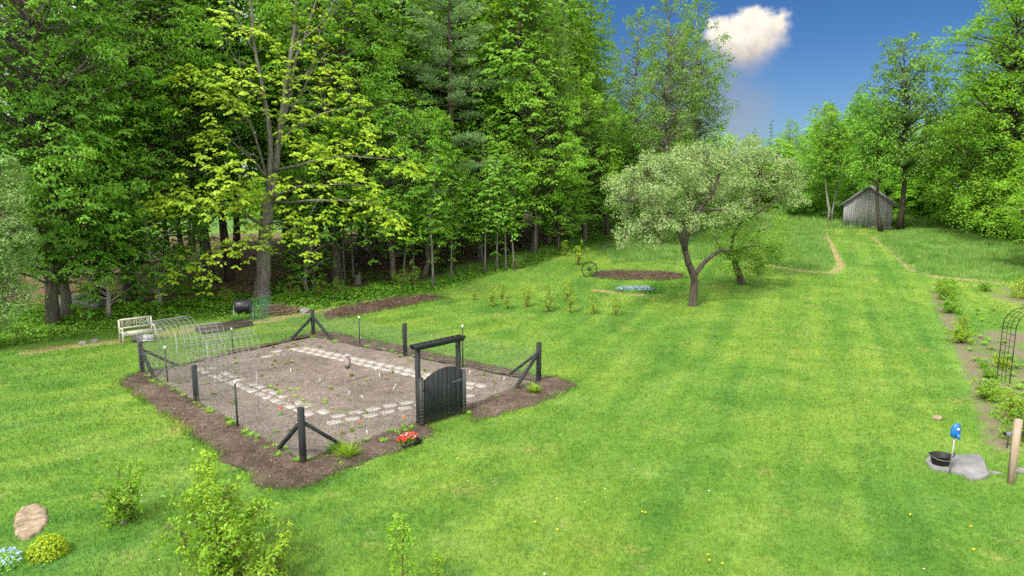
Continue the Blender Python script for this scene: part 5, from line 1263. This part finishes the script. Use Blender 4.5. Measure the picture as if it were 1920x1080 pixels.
def arbor():
    p = at(1893, 720); t = thing('garden_arbor', 'black metal garden arbor with an arched top cut by the right edge', 'arbor', p, .12)
    W, D, H = 1.25, .5, 1.75; R = W / 2
    for x in (0, W):
        g = Geo()
        for y in (0, D): g.tube([(x, y, -.1), (x, y, H)], .014, 6)
        for y in (D * .36, D * .64): g.tube([(x, y, -.05), (x, y, H)], .008, 5)
        for k in range(9): z = .15 + k * .2; g.tube([(x, 0, z), (x, D, z)], .008, 5)
        g.build('side_panel', MAT['iron'], t, True)
    g = Geo(); arc = lambda y, r: [(R - r * math.cos(a), y, H + (r * .9) * math.sin(a)) for a in np.linspace(0, PI, 17)]
    for y in (0, D): g.tube(arc(y, R), .014, 6, False)
    for y in (D * .36, D * .64): g.tube(arc(y, R), .008, 5, False)
    for a in np.linspace(.2, PI - .2, 8): g.tube([(R - R * math.cos(a), 0, H + R * .9 * math.sin(a)), (R - R * math.cos(a), D, H + R * .9 * math.sin(a))], .008, 5)
    g.build('arch_top', MAT['iron'], t, True)
arbor()

# slate slab, tub, pump pole, raw post, solar light
def slate():
    px = [(1735, 868), (1742, 856), (1762, 853), (1800, 857), (1836, 855), (1846, 868), (1850, 886), (1856, 893), (1842, 900), (1818, 902), (1806, 893), (1790, 888), (1750, 883)]
    c = at(1800, 878); P = [at(u, v) - c for u, v in px]; n = len(P); h = .07; g = Geo()
    v = [(p.x, p.y, -.06) for p in P] + [(p.x, p.y, h - .02) for p in P] + [(p.x * .97, p.y * .97, h) for p in P]
    g.add(v, [(i, (i + 1) % n, (i + 1) % n + n, i + n) for i in range(n)] + [(i + n, (i + 1) % n + n, (i + 1) % n + 2 * n, i + 2 * n) for i in range(n)] + [tuple(range(2 * n, 3 * n))])
    tag(g.build('stone_slab', MAT['slab'], loc=c), 'flat grey slate slab under the black tub', 'slab')
slate()
def tub():
    p = at(1763, 876) + Vector((0, 0, .075)); t = thing('rubber_tub', 'black rubber tub with a wire bail standing on the slate slab', 'tub', p, -.1)
    g = Geo(); g.lathe([(.0, .0), (.16, .0), (.175, .02), (.215, .20), (.228, .21), (.225, .222), (.205, .215), (.16, .05), (.0, .04)], 28, sx=1.05, sy=.85); g.build('tub', MAT['rubber'], t, True)
    g = Geo(); g.tube([(.236 * math.cos(a), -.03 + .20 * math.sin(a) - .012, .215 - .06 * math.sin(-a) * .8) for a in np.linspace(PI + .05, 2 * PI - .05, 15)], .005, 5, False); g.build('bail', MAT['steel'], t, True)
    for s in (-1, 1):
        g = Geo(); g.tube([(s * (.215), -.05, .2), (s * .255, -.04, .25), (s * .265, 0, .265), (s * .255, .04, .25), (s * .215, .05, .2)], .012, 6); g.build('handle', MAT['rubber'], t, True)
tub()
def hydrant():
    p = at(1780, 888); t = thing('yard_hydrant', 'galvanised pole with a blue water hydrant head beside the black tub', 'yard hydrant', p, .0); t.rotation_euler = (0.03, .02, 0)
    g = Geo(); g.tube([(0, 0, -.15), (0, 0, .86)], .017, 10); g.build('pole', MAT['steel'], t, True)
    g = Geo(); g.lathe([(.0, .84), (.06, .84), (.095, .87), (.10, .96), (.085, 1.06), (.055, 1.13), (.0, 1.16)], 16, sx=1.05, sy=.7); g.tube([(0, -.05, .94), (0, -.12, .91), (0, -.135, .85)], [.04, .034, .03], 8); h = g.build('head', MAT['blue'], t, True)
    g = Geo(); g.lathe([(0, 0), (.026, 0), (.026, .03), (0, .03)], 10, (0, -.06, 1.05), rot=Matrix.Rotation(PI / 2, 3, 'X')); g.build('bolt', MAT['white'], h)
    g = Geo(); g.tube([(0, .02, 1.13), (.09, .03, 1.13), (.115, .03, .92)], .014, 6); g.build('lever', MAT['blue'], h, True)
hydrant()
p = at(1895, 906); H = height_to(p, 786); g = Geo(); g.box((0, 0, H / 2 - .1), (.115, .1, H + .2), None, .6); o = g.build('wooden_post', MAT['pinewood'], loc=p); tag(o, 'raw square wooden post standing right of the slate slab', 'post')
p = at(1888, 840); t = thing('solar_light', 'small grey solar light on a stake behind the raw wooden post', 'solar light', p, .1)
g = Geo(); g.tube([(0, 0, -.1), (0, 0, .32)], .012, 6); g.build('stake', MAT['plastic'], t)
g = Geo(); g.box((0, 0, .36), (.2, .1, .07)); b_ = g.build('lamp_body', MAT['plastic'], t); g = Geo(); g.box((0, -.055, .37), (.19, .012, .12), Matrix.Rotation(-.4, 3, 'X')); g.build('solar_panel', MAT['grey'], b_)

# ------------------------------------------------------------------ foreground saplings
proto('leafy_shrub', shrub(90, 1.1, .5, 11, 130, .085, 14, cr=.11, base=.15, asp=.4), 'shrub', 'twig')
proto('big_sapling', shrub(91, 1.9, .85, 16, 400, .09, 15, cr=.13, base=.12, asp=.42), 'shrub', 'twig')
def upright(seed, H, n):
    rr = np.random.default_rng(seed); tr, lv = Geo(), Leaves(); P = curve((0, 0, -.05), (.03, .02, H), 0, .008, 7, rr); tr.tube(P, np.linspace(.016, .004, 7), 6)
    for k in range(n):
        z = H * (.12 + .88 * rr.uniform() ** .75); c = along(P, z); q = .13 * (1.05 - .75 * z / H) + .04; d = rr.normal(0, 1, 3) * q * (1, 1, .4); tr.tube([c, c + d], [.004, .002], 3, False); lv.ball(c + d, .07, 12, .06, rr, .5 + .35 * (z / H) - .2 + rr.normal(0, .12), 1.1, .45)
    return tr, lv
proto('upright_a', upright(92, 1.3, 60), 'shrub', 'twig'); proto('upright_b', upright(93, 1.0, 46), 'shrub', 'twig')
bush_at('leafy_shrub', 234, 975, .98, 'small leafy shrub alone on the lawn near the lower left', tint=(.9, 1.02, .9))
bush_at('big_sapling', 415, 1085, .92, 'large bushy sapling at the bottom edge left of centre', tint=(.95, 1.05, .9), name='leafy_sapling')
bush_at('leafy_shrub', 505, 1105, .95, 'bright shrub cut by the bottom edge beside the large bushy sapling', tint=(1.1, 1.1, .9))
p = at(400, 1085)
for u, v, top, lb in [(400, 1040, 853, 'tall thin leader shoot rising above the large bushy sapling'), (434, 1040, 905, 'shorter thin shoot to the right of the tallest leader'), (372, 1030, 905, 'shorter thin shoot to the left of the tallest leader')]:
    b = at(u, v); bush_at('upright_a', u, v, height_to(b, top) / 1.3, lb, 'thin shoots over the bushy sapling', (1.05, 1.1, .9), name='leafy_shoot')
b = at(757, 1110); bush_at('upright_a', 757, 1110, height_to(b, 968) / 1.3, 'slim upright sapling cut by the bottom edge in the middle', tint=(.95, 1.1, .9), name='slim_sapling', cat='sapling')
b = at(822, 1110); bush_at('upright_b', 822, 1110, height_to(b, 1036) / 1.0, 'short slim sapling cut by the bottom edge right of the taller one', tint=(.95, 1.1, .9), name='slim_sapling', cat='sapling')
p = at(90, 1040); t = thing('round_shrub', 'round yellow-green clipped shrub at the lower left', 'shrub', p)
leaf_mound(t, 1500, (.33, .33), .36, .05, 'shrub', 12, tint=(1.5, 1.2, .6)); leaf_mound(t, 250, (.2, .2), .40, .06, 'shrub', 13, 'green_shoots', (.7, 1, .9))
p = at(8, 1060); t = thing('blue_plant', 'silvery blue flowering plant cut by the lower left corner', 'plant', p); leaf_mound(t, 300, (.3, .3), .22, .05, 'cover', 14, tint=(1.6, 1.6, 3)); flowers_at(t, 80, (.28, .28), .25, .04, 'bluepetal', 15)

# ------------------------------------------------------------------ shed
def shed():
    c = at(1624, 427); px = 22.0; y = c.y; W = 81 / F * y; t = thing('wooden_shed', 'weathered grey board shed with a gabled roof at the end of the grass track', 'shed', c, -.50)
    ridge = 76 / F * y; eave = 45 / F * y; D = 4.6; z0 = .12
    n = 24; x0 = -W / 2; g = Geo(); rr = random.Random(3)
    gz = lambda x: ridge - (ridge - eave) * abs(x) / (W / 2)
    for k in range(n):
        a = x0 + W * k / n + .004; b = x0 + W * (k + 1) / n - .004; y0 = rr.uniform(-.012, .012); zb = z0 + rr.uniform(0, .07); tops = [(a, gz(a)), (b, gz(b))]
        if a < 0 < b: tops = [(a, gz(a)), (0, ridge), (b, gz(b))]
        pts = [(a, zb), (b, zb)] + tops[::-1]; N_ = len(pts); v = [(x, y0, z) for x, z in pts] + [(x, y0 + .03, z) for x, z in pts]
        g.add(v, [tuple(range(N_)), tuple(range(2 * N_ - 1, N_ - 1, -1))] + [(i, (i + N_), (i + 1) % N_ + N_, (i + 1) % N_) for i in range(N_)], rr.uniform(.25, .85))
    g.build('gable_wall', MAT['greywood'], t)
    for s in (-1, 1):
        g = Geo()
        for k in range(28):
            ya = .035 + (D - .035) * k / 28; yb = .035 + (D - .035) * (k + 1) / 28 - .006; g.box((s * (W / 2 - .02) + rr.uniform(-.01, .01), (ya + yb) / 2, (eave + z0) / 2), (.03, yb - ya, eave - z0), None, rr.uniform(.2, .8))
        g.build('side_wall', MAT['greywood'], t)
    g = Geo()
    for k in range(n):
        a = x0 + W * k / n; g.box((a + W / n / 2, D + .03, (gz(a + W / n / 2) + z0) / 2), (W / n - .006, .03, gz(a + W / n / 2) - z0), None, rr.random())
    g.build('back_wall', MAT['greywood'], t)
    sl = Vector((W / 2, 0, eave - ridge)).normalized()
    for s in (-1, 1):
        g = Geo(); p = Vector((0, -.22, ridge + .06)); e = Vector((s * (W / 2 + .36), -.22, ridge + .06 + (eave - ridge) / (W / 2) * (W / 2 + .36)))
        nrm = Vector((s * (ridge - eave), 0, W / 2)).normalized() * .05
        v = [p, e, e + Vector((0, D + .44, 0)), p + Vector((0, D + .44, 0))]; v = [tuple(q) for q in v] + [tuple(q + nrm) for q in v]
        g.add(v, [(3, 2, 1, 0), (4, 5, 6, 7), (0, 1, 5, 4), (1, 2, 6, 5), (2, 3, 7, 6), (3, 0, 4, 7)]); o = g.build('roof', MAT['tin'], t)
        g = Geo(); g.bar(p + Vector((0, -.025, -.05)), e + Vector((0, -.025, -.05)), .03, .12, .7, up=(0, 1, 0)); g.build('barge_board', MAT['greywood'], o)
    for k in range(13):
        x = -W / 2 - .15 + (W + .1) * k / 12; q = rr.uniform(.13, .22)
        import bmesh
        bm = bmesh.new(); bmesh.ops.create_icosphere(bm, subdivisions=2, radius=1); V = np.array([w.co[:] for w in bm.verts]) * (1 + .25 * (fbm(np.array([w.co.x for w in bm.verts]) * 2 + k * 5, np.array([w.co.z for w in bm.verts]) * 2, k, 2)[:, None] - .5)); Qf = np.array([[l.index for l in f.verts] for f in bm.faces]); bm.free()
        g = Geo(); g.bulk(V * np.array((q * 1.2, q, q * .75)) + np.array((x, .1 + rr.uniform(-.1, .1), .05)), Qf); g.build('foundation_stone', MAT['rock'], t, True)
shed()

# ------------------------------------------------------------------ petals and dandelions on the lawn
r_ = np.random.default_rng(31); x, y, rr_ = scatter_lawn(1500); k = (sdist(MULCH, x, y) < -.1) & (zones(x, y)[0] < .1) & (zones(x, y)[1] < .2) & (y < edge_y(x) - 1); k &= fbm(x * .35, y * .35, 6, 2) > .47
n = int(k.sum()); n = min(n, 170); x = x[k][:n]; y = y[k][:n]; g = Leaves()
g.put(np.stack([x, y, zt(x, y) + .055], 1), np.stack([r_.normal(0, .3, n), r_.normal(0, .3, n), np.ones(n)], 1), r_.normal(0, 1, (n, 3)), r_.uniform(.02, .045, n), r_.uniform(.015, .03, n), .5)
tag(g.build('fallen_petals', MAT['petal']), 'tiny pale petals and clover heads scattered over the lawn', 'petals', kind='stuff')
g = Geo(); g.lathe([(0, 0), (.012, .004), (.021, .014), (.014, .02), (0, .022)], 10, (0, 0, .05)); DH = g.mesh('flower_head', MAT['yellow'], True); g = Geo(); g.tube([(0, 0, -.02), (0, 0, .055)], .004, 5); DS = g.mesh('stem', MAT['shrub'])
for u, v in [(1204, 965), (1210, 966), (1003, 984), (1045, 998), (1820, 992), (1825, 1036), (1330, 1056), (1354, 1062), (1706, 970), (858, 864), (1044, 940), (172, 956), (1327, 1046)]:
    p = at(u, v); t = thing('dandelion', 'single yellow dandelion flower in the mown lawn', 'dandelion', p, 0, 'dandelions in the lawn'); inst('flower_head', DH, t); inst('stem', DS, t)

# chips, clods and dead stalks on the loose earth
r_ = np.random.default_rng(55)
def litter_on(P, n, mat, name, label, holes=None, size=(.02, .07), z=.055, asp=.35):
    x, y = scatter_poly(P, n, r_)
    if holes is not None: k = sdist(holes, x, y) < 0; x, y = x[k], y[k]
    n = len(x); g = Leaves(); g.put(np.stack([x, y, zt(x, y) + z + r_.uniform(-.02, .025, n)], 1), np.stack([r_.normal(0, .5, n), r_.normal(0, .5, n), np.ones(n)], 1), r_.normal(0, 1, (n, 3)), r_.uniform(*size, n), r_.uniform(*size, n) * asp, r_.uniform(0, 1, n), .3)
    return tag(g.build(name, mat), label, 'litter', kind='stuff')
CH = M('wood_chip'); MAT['chip'] = CH.bsdf(CH.ramp(CH.attr('tint'), [(0, (.03, .02, .014)), (.5, (.11, .075, .05)), (.9, (.22, .17, .12)), (1, (.34, .28, .21))]), .95)
litter_on(MULCH, 22000, MAT['chip'], 'wood_chips', 'bark chips on the mulch border', GARDEN, (.025, .085), .065)
litter_on(GARDEN, 11000, MAT['chip'], 'soil_crumbs', 'clods and dead stalks on the garden soil', None, (.02, .075), .075)
litter_on(BEDLONG, 1500, MAT['chip'], 'wood_chips', 'bark chips on the long mulch bed', None, (.04, .12), .2)
litter_on(BEDOVAL, 1200, MAT['chip'], 'wood_chips', 'bark chips on the oval mulch bed', None, (.04, .12), .17)

for k in range(70):
    u_, v_ = r.uniform(1800, 1918), r.uniform(560, 790)
    if v_ > 600 and u_ < 1790 + (v_ - 600) * .33: continue
    p = at(u_, v_); tn = r.uniform(.8, 1.5); weed_at(p.x, p.y, r.uniform(.4, 1.2), 'small weed tuft on the bare soil of the right hand border', 'weeds on the right border', (tn * 1.1, tn, tn))
